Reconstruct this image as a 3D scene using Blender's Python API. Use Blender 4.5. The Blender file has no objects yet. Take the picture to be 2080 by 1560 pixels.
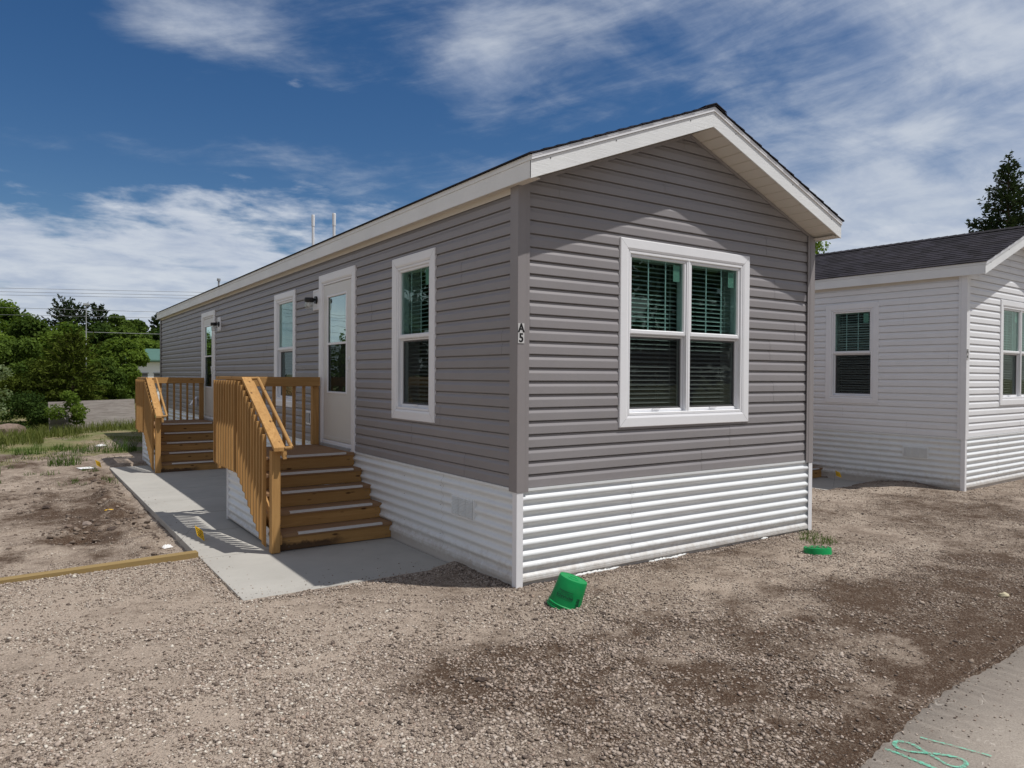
import bpy, math, random
import numpy as np
from mathutils import Matrix, Vector
R = math.radians
random.seed(7)
rng = np.random.default_rng(11)

# ------------------------------------------------------------------ camera, sky, sun, exposure
scene = bpy.context.scene
col = scene.collection
cam_d = bpy.data.cameras.new("camera"); cam = bpy.data.objects.new("camera", cam_d); col.objects.link(cam)
YAW, PITCH, ROLL = 0.5976, -0.0117, 0.006
cy_, sy_ = math.cos(YAW), math.sin(YAW)
fw = Vector((sy_ * math.cos(PITCH), cy_ * math.cos(PITCH), math.sin(PITCH)))
rt = Vector((cy_, -sy_, 0)); up = rt.cross(fw)
c_, s_ = math.cos(ROLL), math.sin(ROLL)
rt, up = c_ * rt + s_ * up, -s_ * rt + c_ * up
M = Matrix.Identity(4)
for i in range(3):
    M[i][0], M[i][1], M[i][2] = rt[i], up[i], -fw[i]
M[0][3], M[1][3], M[2][3] = -3.4526, -4.9774, 1.7593
cam.matrix_world = M
cam_d.sensor_width = 36; cam_d.lens = 1475.66 / 2080 * 36
cam_d.clip_start = 0.05; cam_d.clip_end = 3000
scene.camera = cam
scene.view_settings.view_transform = 'Standard'
scene.view_settings.look = 'None'
scene.view_settings.gamma = 1
scene.view_settings.exposure = 0.0

SUN = Vector((-0.345, 0.395, -1.0)).normalized()      # direction the light travels
sun_d = bpy.data.lights.new("sun", 'SUN'); sun_o = bpy.data.objects.new("sun", sun_d); col.objects.link(sun_o)
sun_d.energy = 3.7; sun_d.angle = R(0.5); sun_d.color = (1.0, 0.96, 0.905)
sun_o.rotation_euler = SUN.to_track_quat('-Z', 'Y').to_euler()
ELEV = math.asin(-SUN.z); AZ = math.atan2(-SUN.x, -SUN.y)

world = bpy.data.worlds.new("World"); scene.world = world; world.use_nodes = True
wn, wl = world.node_tree.nodes, world.node_tree.links
wn.clear()
def WN(t, **k):
    n = wn.new(t)
    for a, b in k.items():
        if a.startswith('i_'): n.inputs[a[2:].replace('_', ' ')].default_value = b
        else: setattr(n, a, b)
    return n
def wmath(op, a, b=None, c=None, clamp=False):
    n = wn.new('ShaderNodeMath'); n.operation = op; n.use_clamp = clamp
    for i, v in enumerate((a, b, c)):
        if v is None: continue
        if isinstance(v, (int, float)): n.inputs[i].default_value = v
        else: wl.new(v, n.inputs[i])
    return n.outputs[0]
def wsmooth(v, lo, hi, o0=0.0, o1=1.0):
    n = wn.new('ShaderNodeMapRange'); n.interpolation_type = 'SMOOTHSTEP'; n.clamp = True
    wl.new(v, n.inputs[0]); n.inputs[1].default_value = lo; n.inputs[2].default_value = hi
    n.inputs[3].default_value = o0; n.inputs[4].default_value = o1
    return n.outputs[0]
sky = WN('ShaderNodeTexSky', sky_type='NISHITA', sun_disc=False, sun_elevation=ELEV, sun_rotation=AZ,
         altitude=200, air_density=1.0, dust_density=0.4, ozone_density=2.5)
hs = wn.new('ShaderNodeHueSaturation'); hs.inputs['Saturation'].default_value = 1.30; hs.inputs['Value'].default_value = 0.66
hs.inputs['Hue'].default_value = 0.505
wl.new(sky.outputs[0], hs.inputs['Color'])
tc = wn.new('ShaderNodeTexCoord')
rot = wn.new('ShaderNodeMapping'); rot.vector_type = 'POINT'; rot.inputs['Rotation'].default_value = (0, 0, YAW)
wl.new(tc.outputs['Generated'], rot.inputs[0])
sep = wn.new('ShaderNodeSeparateXYZ'); wl.new(rot.outputs[0], sep.inputs[0])
dx, dy, dz = sep.outputs
zz = wmath('ADD', wmath('MAXIMUM', dz, 0.0), 0.16)
pu, pv = wmath('DIVIDE', dx, zz), wmath('DIVIDE', dy, zz)
az = wmath('ARCTAN2', dx, dy)                         # 0 = straight ahead, + to the right (radians)
el = wmath('ARCSINE', dz)
def cvec(x, y, z=0.0):
    n = wn.new('ShaderNodeCombineXYZ')
    for i, v in enumerate((x, y, z)):
        if isinstance(v, (int, float)): n.inputs[i].default_value = v
        else: wl.new(v, n.inputs[i])
    return n.outputs[0]
def wnoise(vec, scale, detail=8, rough=0.55, dist=0.0, lac=2.0):
    n = wn.new('ShaderNodeTexNoise'); n.inputs['Scale'].default_value = scale; n.inputs['Detail'].default_value = detail
    n.inputs['Roughness'].default_value = rough; n.inputs['Distortion'].default_value = dist; n.inputs['Lacunarity'].default_value = lac
    wl.new(vec, n.inputs['Vector']); return n.outputs[0]
# streaked high cloud (stretched along a slanted direction) and a bank low over the horizon
sA = wmath('ADD', wmath('MULTIPLY', pu, 0.75), wmath('MULTIPLY', pv, 0.45))
sB = wmath('ADD', wmath('MULTIPLY', pu, -0.60), wmath('MULTIPLY', pv, 0.95))
cir = wnoise(cvec(sA, sB, 3.1), 0.95, 8, 0.56, 0.22)
fine = wnoise(cvec(sA, sB, 9.7), 3.4, 8, 0.60, 0.30)
big = wnoise(cvec(pu, pv, 1.3), 0.55, 4, 0.5, 0.2)
bank = wnoise(cvec(wmath('MULTIPLY', az, 1.5), wmath('MULTIPLY', el, 4.5), 4.9), 2.6, 9, 0.56, 0.10)
right = wsmooth(az, -0.20, 0.55)
def wgauss(a0, e0, ra, re, amp):
    u = wmath('MULTIPLY', wmath('SUBTRACT', az, a0), 1/ra); v = wmath('MULTIPLY', wmath('SUBTRACT', el, e0), 1/re)
    q_ = wmath('ADD', wmath('MULTIPLY', u, u), wmath('MULTIPLY', v, v))
    return wmath('MULTIPLY', wmath('EXPONENT', wmath('MULTIPLY', q_, -1.0)), amp)
bias = wmath('MULTIPLY', right, 0.17)
for g_ in ((-0.04, 0.41, 0.07, 0.055, 0.17), (-0.40, 0.42, 0.13, 0.05, 0.15), (-0.47, 0.265, 0.20, 0.028, 0.11), (-0.05, 0.35, 0.12, 0.03, 0.09),
           (0.47, 0.20, 0.14, 0.06, 0.22), (0.62, 0.33, 0.16, 0.10, 0.12), (0.05, 0.46, 0.30, 0.05, 0.08), (-0.60, 0.42, 0.14, 0.12, -0.14), (-0.30, 0.34, 0.3, 0.03, -0.05), (0.53, 0.245, 0.05, 0.03, -0.12)):
    bias = wmath('ADD', bias, wgauss(*g_))
streak = wnoise(cvec(wmath('MULTIPLY', az, 3.2), wmath('ADD', wmath('MULTIPLY', el, 15.0), wmath('MULTIPLY', az, -3.0)), 7.7), 1.5, 9, 0.62, 0.35)
hi = wmath('ADD', wmath('ADD', wmath('MULTIPLY', cir, 0.42), wmath('MULTIPLY', fine, 0.24)), wmath('ADD', wmath('MULTIPLY', big, 0.12), wmath('MULTIPLY', streak, 0.29)))
hi = wsmooth(wmath('ADD', hi, bias), 0.555, 0.83)
lo_ = wmath('ADD', wmath('ADD', wmath('MULTIPLY', bank, 0.80), wmath('MULTIPLY', fine, 0.20)), wsmooth(el, 0.12, 0.30, 0.205, -0.13))
lo_ = wsmooth(lo_, 0.50, 0.615)
cov = wmath('MINIMUM', wmath('MAXIMUM', wmath('MULTIPLY', hi, 0.80), wmath('MULTIPLY', lo_, 0.90)), 1.0)
cov = wmath('MAXIMUM', cov, wsmooth(el, -0.02, 0.10, 0.55, 0.0))
# added cloud outside the view, whitening the ambient light: overhead, behind, to the sides
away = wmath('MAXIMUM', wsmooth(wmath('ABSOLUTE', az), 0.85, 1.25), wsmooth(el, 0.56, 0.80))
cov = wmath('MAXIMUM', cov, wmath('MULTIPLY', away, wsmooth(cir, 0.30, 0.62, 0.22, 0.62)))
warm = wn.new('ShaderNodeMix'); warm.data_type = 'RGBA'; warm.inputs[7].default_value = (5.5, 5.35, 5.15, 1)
ccol = wn.new('ShaderNodeMix'); ccol.data_type = 'RGBA'
wl.new(wsmooth(fine, 0.3, 0.7), ccol.inputs[0]); ccol.inputs[6].default_value = (4.1, 4.7, 5.9, 1); ccol.inputs[7].default_value = (6.2, 6.6, 7.2, 1)
mixw = wn.new('ShaderNodeMix'); mixw.data_type = 'RGBA'
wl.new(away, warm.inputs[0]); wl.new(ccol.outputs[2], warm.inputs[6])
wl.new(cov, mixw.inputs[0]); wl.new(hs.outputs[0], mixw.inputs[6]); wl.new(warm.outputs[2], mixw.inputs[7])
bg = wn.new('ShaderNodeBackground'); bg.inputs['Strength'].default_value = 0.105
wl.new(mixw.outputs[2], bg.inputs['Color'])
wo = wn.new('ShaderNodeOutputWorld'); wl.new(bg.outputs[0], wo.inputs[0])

# ------------------------------------------------------------------ tags and mesh helpers
def tag(o, label=None, cat=None, group=None, kind=None):
    if label: o["label"] = label
    if cat: o["category"] = cat
    if group: o["group"] = group
    if kind: o["kind"] = kind
    return o
def empty(name, loc, rz=0.0):
    o = bpy.data.objects.new(name, None); col.objects.link(o)
    o.location = loc; o.rotation_euler = (0, 0, rz); o.empty_display_size = 0.2
    return o
class MB:
    def __init__(s): s.v = []; s.f = []
    def add(s, vs, fs):
        n = len(s.v); s.v += [tuple(p) for p in vs]; s.f += [tuple(i + n for i in f) for f in fs]; return s
    def quad(s, *p): return s.add(p, [tuple(range(len(p)))])
    def box(s, x0, x1, y0, y1, z0, z1):
        return s.add([(x0,y0,z0),(x1,y0,z0),(x1,y1,z0),(x0,y1,z0),(x0,y0,z1),(x1,y0,z1),(x1,y1,z1),(x0,y1,z1)],
                     [(0,3,2,1),(4,5,6,7),(0,1,5,4),(1,2,6,5),(2,3,7,6),(3,0,4,7)])
    def prism(s, poly, axis, a, b):
        """extrude 2-D polygon along axis (0,1,2) from a to b"""
        def P(p, t):
            q = list(p); q.insert(axis, t); return tuple(q)
        n = len(poly)
        return s.add([P(p, a) for p in poly] + [P(p, b) for p in poly],
                     [tuple(range(n))[::-1], tuple(range(n, 2*n))] + [(i, (i+1) % n, n+(i+1) % n, n+i) for i in range(n)])
    def tube(s, p, q, r0, r1=None, n=10, cap=True):
        r1 = r0 if r1 is None else r1
        p, q = Vector(p), Vector(q); d = (q - p).normalized()
        a = d.orthogonal().normalized(); b = d.cross(a)
        vs = []
        for (c, r) in ((p, r0), (q, r1)):
            for i in range(n):
                t = 2 * math.pi * i / n; vs.append(c + r * (math.cos(t) * a + math.sin(t) * b))
        fs = [(i, (i+1) % n, n+(i+1) % n, n+i) for i in range(n)]
        if cap: fs += [tuple(range(n))[::-1], tuple(range(n, 2*n))]
        return s.add(vs, fs)
    def path(s, pts, r, n=8):
        for a, b in zip(pts[:-1], pts[1:]): s.tube(a, b, r, r, n)
        return s
    def lathe(s, prof, c=(0, 0, 0), n=28, cap_top=False, cap_bot=False):
        vs = []
        for (r, z) in prof:
            for i in range(n):
                t = 2*math.pi*i/n; vs.append((c[0]+r*math.cos(t), c[1]+r*math.sin(t), c[2]+z))
        fs = []
        for k in range(len(prof)-1):
            for i in range(n):
                j = (i+1) % n; fs.append((k*n+i, k*n+j, (k+1)*n+j, (k+1)*n+i))
        if cap_bot: fs.append(tuple(range(n))[::-1])
        if cap_top: fs.append(tuple(range((len(prof)-1)*n, len(prof)*n)))
        return s.add(vs, fs)
    def build(s, name, mat, parent=None, off=None, smooth=False, bevel=0.0):
        if off is not None: s.v = [(a-off[0], b-off[1], c-off[2]) for a, b, c in s.v]
        me = bpy.data.meshes.new(name); me.from_pydata(s.v, [], s.f); me.update()
        me.materials.append(mat)
        if smooth: me.polygons.foreach_set("use_smooth", [True]*len(me.polygons))
        o = bpy.data.objects.new(name, me); col.objects.link(o)
        if parent: o.parent = parent
        if bevel:
            m = o.modifiers.new("bevel", 'BEVEL'); m.width = bevel; m.segments = 2; m.limit_method = 'ANGLE'; m.angle_limit = R(40)
        return o
def np_mesh(name, V, F, mat, parent=None, attrs=None, smooth=False, pattrs=None):
    V = np.asarray(V, np.float32); F = np.asarray(F, np.int32); k = F.shape[1]
    me = bpy.data.meshes.new(name)
    me.vertices.add(len(V)); me.vertices.foreach_set("co", V.ravel())
    me.loops.add(F.size); me.loops.foreach_set("vertex_index", F.ravel())
    me.polygons.add(len(F)); me.polygons.foreach_set("loop_start", np.arange(0, F.size, k, dtype=np.int32))
    me.update(calc_edges=True)
    if smooth: me.polygons.foreach_set("use_smooth", np.ones(len(F), bool))
    for n_, a in (attrs or {}).items():
        at_ = me.attributes.new(n_, 'FLOAT', 'FACE'); at_.data.foreach_set("value", np.asarray(a, np.float32))
    for n_, a in (pattrs or {}).items():
        at_ = me.attributes.new(n_, 'FLOAT', 'POINT'); at_.data.foreach_set("value", np.asarray(a, np.float32))
    me.materials.append(mat)
    o = bpy.data.objects.new(name, me); col.objects.link(o)
    if parent: o.parent = parent
    return o
def copy_tree(o, parent=None):
    c = o.copy(); col.objects.link(c); c.parent = parent
    for ch in list(o.children): copy_tree(ch, c)
    return c
def text_mesh(s, size, extr=0.0):
    cu = bpy.data.curves.new("t", 'FONT'); cu.body = s; cu.size = size; cu.align_x = 'CENTER'; cu.align_y = 'CENTER'
    cu.extrude = extr; cu.offset = size * 0.018
    ob = bpy.data.objects.new("t", cu); col.objects.link(ob)
    dg = bpy.context.evaluated_depsgraph_get()
    me = bpy.data.meshes.new_from_object(ob.evaluated_get(dg))
    vs = [tuple(v.co) for v in me.vertices]; fs = [tuple(p.vertices) for p in me.polygons]
    bpy.data.objects.remove(ob); bpy.data.curves.remove(cu); bpy.data.meshes.remove(me)
    return vs, fs

# value noise for the ground
_perm = rng.random((256, 256))
def vnoise(x, y):
    xi, yi = np.floor(x).astype(int), np.floor(y).astype(int); fx, fy = x-xi, y-yi
    fx, fy = fx*fx*(3-2*fx), fy*fy*(3-2*fy)
    g = lambda a, b: _perm[a & 255, b & 255]
    return (g(xi, yi)*(1-fx)+g(xi+1, yi)*fx)*(1-fy)+(g(xi, yi+1)*(1-fx)+g(xi+1, yi+1)*fx)*fy
def fbm(x, y, s=1.0, o=4):
    t = 0; a = 0.5; n = 0
    for k in range(o):
        t = t + a*vnoise(x*s+17.3*k, y*s+5.1*k); n += a; a *= 0.55; s *= 2.03
    return t/n
def sstep(a, b, x):
    t = np.clip((x-a)/(b-a), 0, 1); return t*t*(3-2*t)

# ------------------------------------------------------------------ materials
def new_mat(name):
    m = bpy.data.materials.new(name); m.use_nodes = True
    return m, m.node_tree.nodes, m.node_tree.links, m.node_tree.nodes['Principled BSDF']
class N:
    def __init__(s, nt): s.n = nt.nodes; s.l = nt.links
    def coord(s, kind='Object', scale=(1,1,1), loc=(0,0,0), rot=(0,0,0)):
        t = s.n.new('ShaderNodeTexCoord'); m = s.n.new('ShaderNodeMapping')
        m.inputs['Scale'].default_value = scale; m.inputs['Location'].default_value = loc; m.inputs['Rotation'].default_value = rot
        s.l.new(t.outputs[kind], m.inputs[0]); return m.outputs[0]
    def noise(s, vec, scale, detail=5, rough=0.55, dist=0):
        t = s.n.new('ShaderNodeTexNoise'); s.l.new(vec, t.inputs['Vector'])
        t.inputs['Scale'].default_value = scale; t.inputs['Detail'].default_value = detail
        t.inputs['Roughness'].default_value = rough; t.inputs['Distortion'].default_value = dist; return t.outputs[0]
    def voro(s, vec, scale, feature='F1', out='Distance', rnd=1.0):
        t = s.n.new('ShaderNodeTexVoronoi'); t.feature = feature; s.l.new(vec, t.inputs['Vector'])
        t.inputs['Scale'].default_value = scale; t.inputs['Randomness'].default_value = rnd; return t.outputs[out]
    def mr(s, v, a, b, c=0., d=1., smooth=False):
        t = s.n.new('ShaderNodeMapRange'); t.clamp = True
        if smooth: t.interpolation_type = 'SMOOTHSTEP'
        s.l.new(v, t.inputs[0])
        for i, x in enumerate((a, b, c, d)): t.inputs[i+1].default_value = x
        return t.outputs[0]
    def mix(s, f, a, b, mode='MIX'):
        t = s.n.new('ShaderNodeMix'); t.data_type = 'RGBA'; t.blend_type = mode
        for i, v in ((0, f), (6, a), (7, b)):
            if isinstance(v, (int, float)): t.inputs[i].default_value = v
            elif isinstance(v, tuple): t.inputs[i].default_value = (*v[:3], 1)
            else: s.l.new(v, t.inputs[i])
        return t.outputs[2]
    def math(s, op, a, b=0.0):
        t = s.n.new('ShaderNodeMath'); t.operation = op
        for i, v in enumerate((a, b)):
            if isinstance(v, (int, float)): t.inputs[i].default_value = v
            else: s.l.new(v, t.inputs[i])
        return t.outputs[0]
    def attr(s, name, out='Fac'):
        t = s.n.new('ShaderNodeAttribute'); t.attribute_name = name; return t.outputs[out]
    def rand(s):
        t = s.n.new('ShaderNodeObjectInfo'); return t.outputs['Random']
    def bump(s, h, strength=0.3, dist=0.01, prev=None):
        t = s.n.new('ShaderNodeBump'); t.inputs['Strength'].default_value = strength; t.inputs['Distance'].default_value = dist
        s.l.new(h, t.inputs['Height'])
        if prev is not None: s.l.new(prev, t.inputs['Normal'])
        return t.outputs[0]
def paint(name, c, rough=0.45, var=0.06, bump=0.06, nscale=3.0, dirt=0.0, spec=0.4, grime=(0.30,0.24,0.18)):
    m, n, l, b = new_mat(name); k = N(m.node_tree)
    v = k.coord('Object')
    a = k.noise(v, nscale, 5, 0.6)
    d = tuple(x*(1-var) for x in c); e = tuple(min(1, x*(1+var)) for x in c)
    cc = k.mix(k.mr(a, 0.3, 0.7), d, e)
    if dirt:
        sp = k.noise(v, 9.0, 8, 0.7, 0.4)
        cc = k.mix(k.math('MULTIPLY', k.mr(sp, 0.52, 0.75), dirt), cc, grime)
    l.new(cc, b.inputs['Base Color'])
    b.inputs['Roughness'].default_value = rough; b.inputs['Specular IOR Level'].default_value = spec
    if bump: l.new(k.bump(k.noise(v, 22, 4), bump, 0.01), b.inputs['Normal'])
    return m
def wood(name, c1, c2, axis, knots=True, stain=None, rough=0.7):
    m, n, l, b = new_mat(name); k = N(m.node_tree)
    sc = [26, 26, 26]; sc[axis] = 1.3
    t = n.new('ShaderNodeTexCoord'); oi = n.new('ShaderNodeObjectInfo')
    add = n.new('ShaderNodeVectorMath'); add.operation = 'ADD'
    mul = n.new('ShaderNodeVectorMath'); mul.operation = 'SCALE'; mul.inputs['Scale'].default_value = 37.0
    cx = n.new('ShaderNodeCombineXYZ')
    for i in range(3): l.new(oi.outputs['Random'], cx.inputs[i])
    l.new(cx.outputs[0], mul.inputs[0]); l.new(t.outputs['Object'], add.inputs[0]); l.new(mul.outputs[0], add.inputs[1])
    mp = n.new('ShaderNodeMapping'); mp.inputs['Scale'].default_value = sc; l.new(add.outputs[0], mp.inputs[0])
    g = k.noise(mp.outputs[0], 1.0, 6, 0.62, 1.4)
    big = k.noise(add.outputs[0], 2.2, 3)
    cc = k.mix(k.mr(g, 0.34, 0.68), c1, c2)
    cc = k.mix(k.mr(big, 0.35, 0.7, 0.0, 0.45), cc, tuple(x*0.72 for x in c1))
    cc = k.mix(k.math('MULTIPLY', k.math('SUBTRACT', oi.outputs['Random'], 0.10), 0.70), cc, tuple(x*0.6 for x in c1))
    if knots:
        s2 = [13, 13, 13]; s2[axis] = 4.6
        mk = n.new('ShaderNodeMapping'); mk.inputs['Scale'].default_value = s2; l.new(add.outputs[0], mk.inputs[0])
        vo = k.voro(mk.outputs[0], 1.0)
        cc = k.mix(k.mr(vo, 0.085, 0.20, 0.85, 0.0), cc, (0.055, 0.022, 0.008))
    if stain is not None:
        cc = stain(k, n, l, t, cc)
    l.new(cc, b.inputs['Base Color']); b.inputs['Roughness'].default_value = rough
    b.inputs['Specular IOR Level'].default_value = 0.25
    l.new(k.bump(g, 0.35, 0.004), b.inputs['Normal'])
    return m

M_siding = paint("vinyl_siding_grey", (0.278, 0.264, 0.272), 0.42, 0.05, 0.05, 1.2, 0.10)
M_trimgrey = paint("corner_trim_grey", (0.275, 0.257, 0.262), 0.40, 0.03, 0.03, 2.0, 0.06)
M_sidingw = paint("vinyl_siding_white", (0.80, 0.81, 0.835), 0.42, 0.03, 0.05, 1.2, 0.10, grime=(0.5,0.48,0.45))
M_white = paint("white_vinyl_trim", (0.83, 0.84, 0.87), 0.35, 0.02, 0.02, 2.0, 0.08, grime=(0.55,0.52,0.48))
M_metal = paint("white_corrugated_metal", (0.78, 0.81, 0.825), 0.33, 0.03, 0.02, 1.5, 0.14, 0.5, grime=(0.50,0.44,0.38))
def splash(m):          # mud thrown up by rain along the foot of the sheets
    k = N(m.node_tree); b = m.node_tree.nodes['Principled BSDF']; old = b.inputs['Base Color'].links[0].from_socket
    t = m.node_tree.nodes.new('ShaderNodeTexCoord'); s_ = m.node_tree.nodes.new('ShaderNodeSeparateXYZ'); m.node_tree.links.new(t.outputs['Object'], s_.inputs[0])
    nz = k.noise(t.outputs['Object'], 14, 8, 0.75)
    h = k.math('SUBTRACT', k.math('MULTIPLY', nz, 0.42), s_.outputs[2])
    m.node_tree.links.new(k.mix(k.mr(h, 0.02, 0.20, 0, 0.55), old, (0.36, 0.29, 0.22)), b.inputs['Base Color'])
splash(M_metal)
M_soffit = paint("cream_soffit_vinyl", (0.66, 0.62, 0.56), 0.5, 0.03, 0.03, 2)
M_door = paint("white_door_enamel", (0.70, 0.70, 0.68), 0.35, 0.02, 0.02, 1.5, 0.06)
M_black = paint("black_powder_coat", (0.012, 0.012, 0.013), 0.4, 0.1, 0.02)
M_ink = paint("black_number_ink", (0.008, 0.008, 0.009), 0.5, 0.0, 0.0)
M_plate = paint("number_plate_white", (0.62, 0.62, 0.62), 0.4, 0.02, 0.0)
M_dark = paint("dark_window_track", (0.10, 0.10, 0.105), 0.5, 0.1, 0.0)
M_floor = paint("interior_floor", (0.12, 0.10, 0.08), 0.8, 0.1, 0.0)
M_blind = paint("white_blind_slats", (0.72, 0.72, 0.70), 0.5, 0.03, 0.0)
M_pvc = paint("white_pvc", (0.80, 0.81, 0.83), 0.35, 0.02, 0.0)
M_foam = paint("white_spray_foam", (0.76, 0.77, 0.76), 0.8, 0.05, 0.3, 20)
M_galv = paint("galvanised_metal", (0.36, 0.37, 0.38), 0.5, 0.12, 0.02, 6)
M_sticker = paint("pale_window_sticker", (0.42, 0.55, 0.48), 0.5, 0.03, 0.0)

def fascia_mat():
    m, n, l, b = new_mat("white_embossed_fascia"); k = N(m.node_tree)
    v = k.coord('Object')
    l.new(k.mix(k.mr(k.noise(v, 2.0, 5), 0.3, 0.7), (0.77, 0.785, 0.79), (0.85, 0.865, 0.87)), b.inputs['Base Color'])
    b.inputs['Roughness'].default_value = 0.45
    mp = k.coord('Object', scale=(3.0, 3.0, 75.0), rot=(0, R(21), 0))
    mp2 = k.coord('Object', scale=(3.0, 3.0, 75.0), rot=(0, R(-21), 0))
    g = k.math('MAXIMUM', k.noise(mp, 1.0, 6, 0.6, 1.6), k.math('MULTIPLY', k.noise(mp2, 1.0, 6, 0.6, 1.6), 0.5))
    l.new(k.bump(g, 0.45, 0.006), b.inputs['Normal'])
    return m
M_fascia = fascia_mat()
def shingle_mat():
    m, n, l, b = new_mat("charcoal_asphalt_shingle"); k = N(m.node_tree)
    t = n.new('ShaderNodeTexCoord'); sx = n.new('ShaderNodeSeparateXYZ'); l.new(t.outputs['Object'], sx.inputs[0])
    cb = n.new('ShaderNodeCombineXYZ'); l.new(sx.outputs[1], cb.inputs[0])
    xa = k.math('ABSOLUTE', k.math('SUBTRACT', sx.outputs[0], 2.03)); l.new(xa, cb.inputs[1])
    br = n.new('ShaderNodeTexBrick'); l.new(cb.outputs[0], br.inputs['Vector'])
    br.inputs['Scale'].default_value = 1.0; br.inputs['Brick Width'].default_value = 0.19; br.inputs['Row Height'].default_value = 0.1309
    br.inputs['Mortar Size'].default_value = 0.004; br.offset = 0.37; br.inputs['Bias'].default_value = -0.1
    br.inputs['Color1'].default_value = (0.011, 0.010, 0.013, 1); br.inputs['Color2'].default_value = (0.044, 0.041, 0.055, 1)
    br.inputs['Mortar'].default_value = (0.009, 0.009, 0.010, 1)
    gr = k.noise(k.coord('Object'), 160, 3, 0.7)
    cc = k.mix(k.mr(gr, 0.3, 0.7, 0, 0.22), br.outputs[0], (0.09, 0.085, 0.098))
    cc = k.mix(k.mr(k.noise(k.coord('Object'), 1.1, 3), 0.3, 0.7, 0, 0.25), cc, (0.05, 0.045, 0.045))
    l.new(cc, b.inputs['Base Color']); b.inputs['Roughness'].default_value = 0.95
    b.inputs['Specular IOR Level'].default_value = 0.15
    l.new(k.bump(gr, 0.5, 0.003), b.inputs['Normal'])
    return m
M_shingle = shingle_mat()

def glass_mat(name, tint, screen=0.0, refl=1.0, sc=(0.02, 0.02, 0.022)):
    m = bpy.data.materials.new(name); m.use_nodes = True
    n, l = m.node_tree.nodes, m.node_tree.links; n.clear(); k = N(m.node_tree)
    out = n.new('ShaderNodeOutputMaterial')
    tr = n.new('ShaderNodeBsdfTransparent'); tr.inputs[0].default_value = (*tint, 1)
    gl = n.new('ShaderNodeBsdfGlossy'); gl.inputs['Roughness'].default_value = 0.0; gl.inputs[0].default_value = (0.80, 0.95, 0.90, 1)
    lw = n.new('ShaderNodeLayerWeight'); lw.inputs['Blend'].default_value = 0.5
    fr_ = k.math('ADD', k.math('MULTIPLY', k.math('POWER', lw.outputs['Facing'], 5.0), 0.95), 0.045)
    wv = k.noise(k.coord('Object'), 1.6, 2, 0.4); l.new(k.bump(wv, 0.06, 0.05), gl.inputs['Normal'])
    mx = n.new('ShaderNodeMixShader')
    f = k.math('MINIMUM', k.math('MULTIPLY', fr_, refl), 0.95)
    l.new(f, mx.inputs[0]); l.new(tr.outputs[0], mx.inputs[1]); l.new(gl.outputs[0], mx.inputs[2])
    last = mx
    if screen:
        df = n.new('ShaderNodeBsdfDiffuse'); df.inputs[0].default_value = (*sc, 1)
        m2 = n.new('ShaderNodeMixShader'); m2.inputs[0].default_value = screen
        l.new(mx.outputs[0], m2.inputs[1]); l.new(df.outputs[0], m2.inputs[2]); last = m2
    l.new(last.outputs[0], out.inputs[0])
    return m
M_glass = glass_mat("green_tinted_glass", (0.71, 0.83, 0.805), 0.0, 1.15)
M_glass_low = glass_mat("screened_glass", (0.80, 0.84, 0.83), 0.26, 0.8)
M_jar = glass_mat("clear_jar_glass", (0.93, 0.94, 0.94), 0.22, 1.6, (0.7, 0.7, 0.7))

PINE1, PINE2 = (0.555, 0.324, 0.123), (0.365, 0.187, 0.060)
W_x = wood("pine_grain_across", PINE1, PINE2, 0)
W_y = wood("pine_grain_along", PINE1, PINE2, 1)
W_z = wood("pine_grain_upright", PINE1, PINE2, 2, knots=False)
W_deck = wood("weathered_deck_board", (0.37, 0.225, 0.122), (0.25, 0.145, 0.076), 0, knots=False, rough=0.85)
def _mud(k, n, l, t, cc):
    s = n.new('ShaderNodeSeparateXYZ'); l.new(t.outputs['Object'], s.inputs[0])
    nz = k.noise(t.outputs['Object'], 6.0, 8, 0.7)
    h = k.math('SUBTRACT', k.math('MULTIPLY', nz, 0.22), s.outputs[2])
    f = k.mr(h, 0.02, 0.06)
    g = k.mr(s.outputs[0], -0.75, -0.45, 1.0, 0.0, True)
    return k.mix(k.math('MULTIPLY', k.math('MULTIPLY', f, g), 0.85), cc, (0.04, 0.025, 0.02))
W_mud = wood("mud_splashed_pine", PINE1, PINE2, 0, stain=_mud)
W_lumber = wood("yellow_treated_lumber", (0.42, 0.30, 0.13), (0.34, 0.23, 0.09), 0, knots=False)
W_ply = wood("weathered_plywood", (0.46, 0.42, 0.395), (0.15, 0.12, 0.11), 0, knots=False, rough=0.95)
M_bark = paint("tree_bark", (0.09, 0.065, 0.045), 0.95, 0.35, 0.6, 6)

def leaf_mat(name, lo, hi, tr=0.32):
    m = bpy.data.materials.new(name); m.use_nodes = True
    n, l = m.node_tree.nodes, m.node_tree.links; n.clear(); k = N(m.node_tree)
    out = n.new('ShaderNodeOutputMaterial')
    cc = k.mix(k.attr('tint'), lo, hi)
    df = n.new('ShaderNodeBsdfDiffuse'); tl = n.new('ShaderNodeBsdfTranslucent')
    l.new(cc, df.inputs[0]); l.new(k.mix(0.5, cc, (hi[0]*1.3, hi[1]*1.35, hi[2]*0.5)), tl.inputs[0])
    mx = n.new('ShaderNodeMixShader'); mx.inputs[0].default_value = tr
    l.new(df.outputs[0], mx.inputs[1]); l.new(tl.outputs[0], mx.inputs[2]); l.new(mx.outputs[0], out.inputs[0])
    return m
L_mid = leaf_mat("leaf_mid_green", (0.030, 0.056, 0.014), (0.135, 0.200, 0.042))
L_light = leaf_mat("leaf_fresh_green", (0.040, 0.078, 0.015), (0.200, 0.285, 0.055), 0.42)
L_dark = leaf_mat("leaf_dark_green", (0.018, 0.037, 0.012), (0.085, 0.135, 0.032), 0.28)
L_pine = leaf_mat("pine_needle", (0.016, 0.030, 0.014), (0.055, 0.080, 0.035), 0.12)
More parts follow.
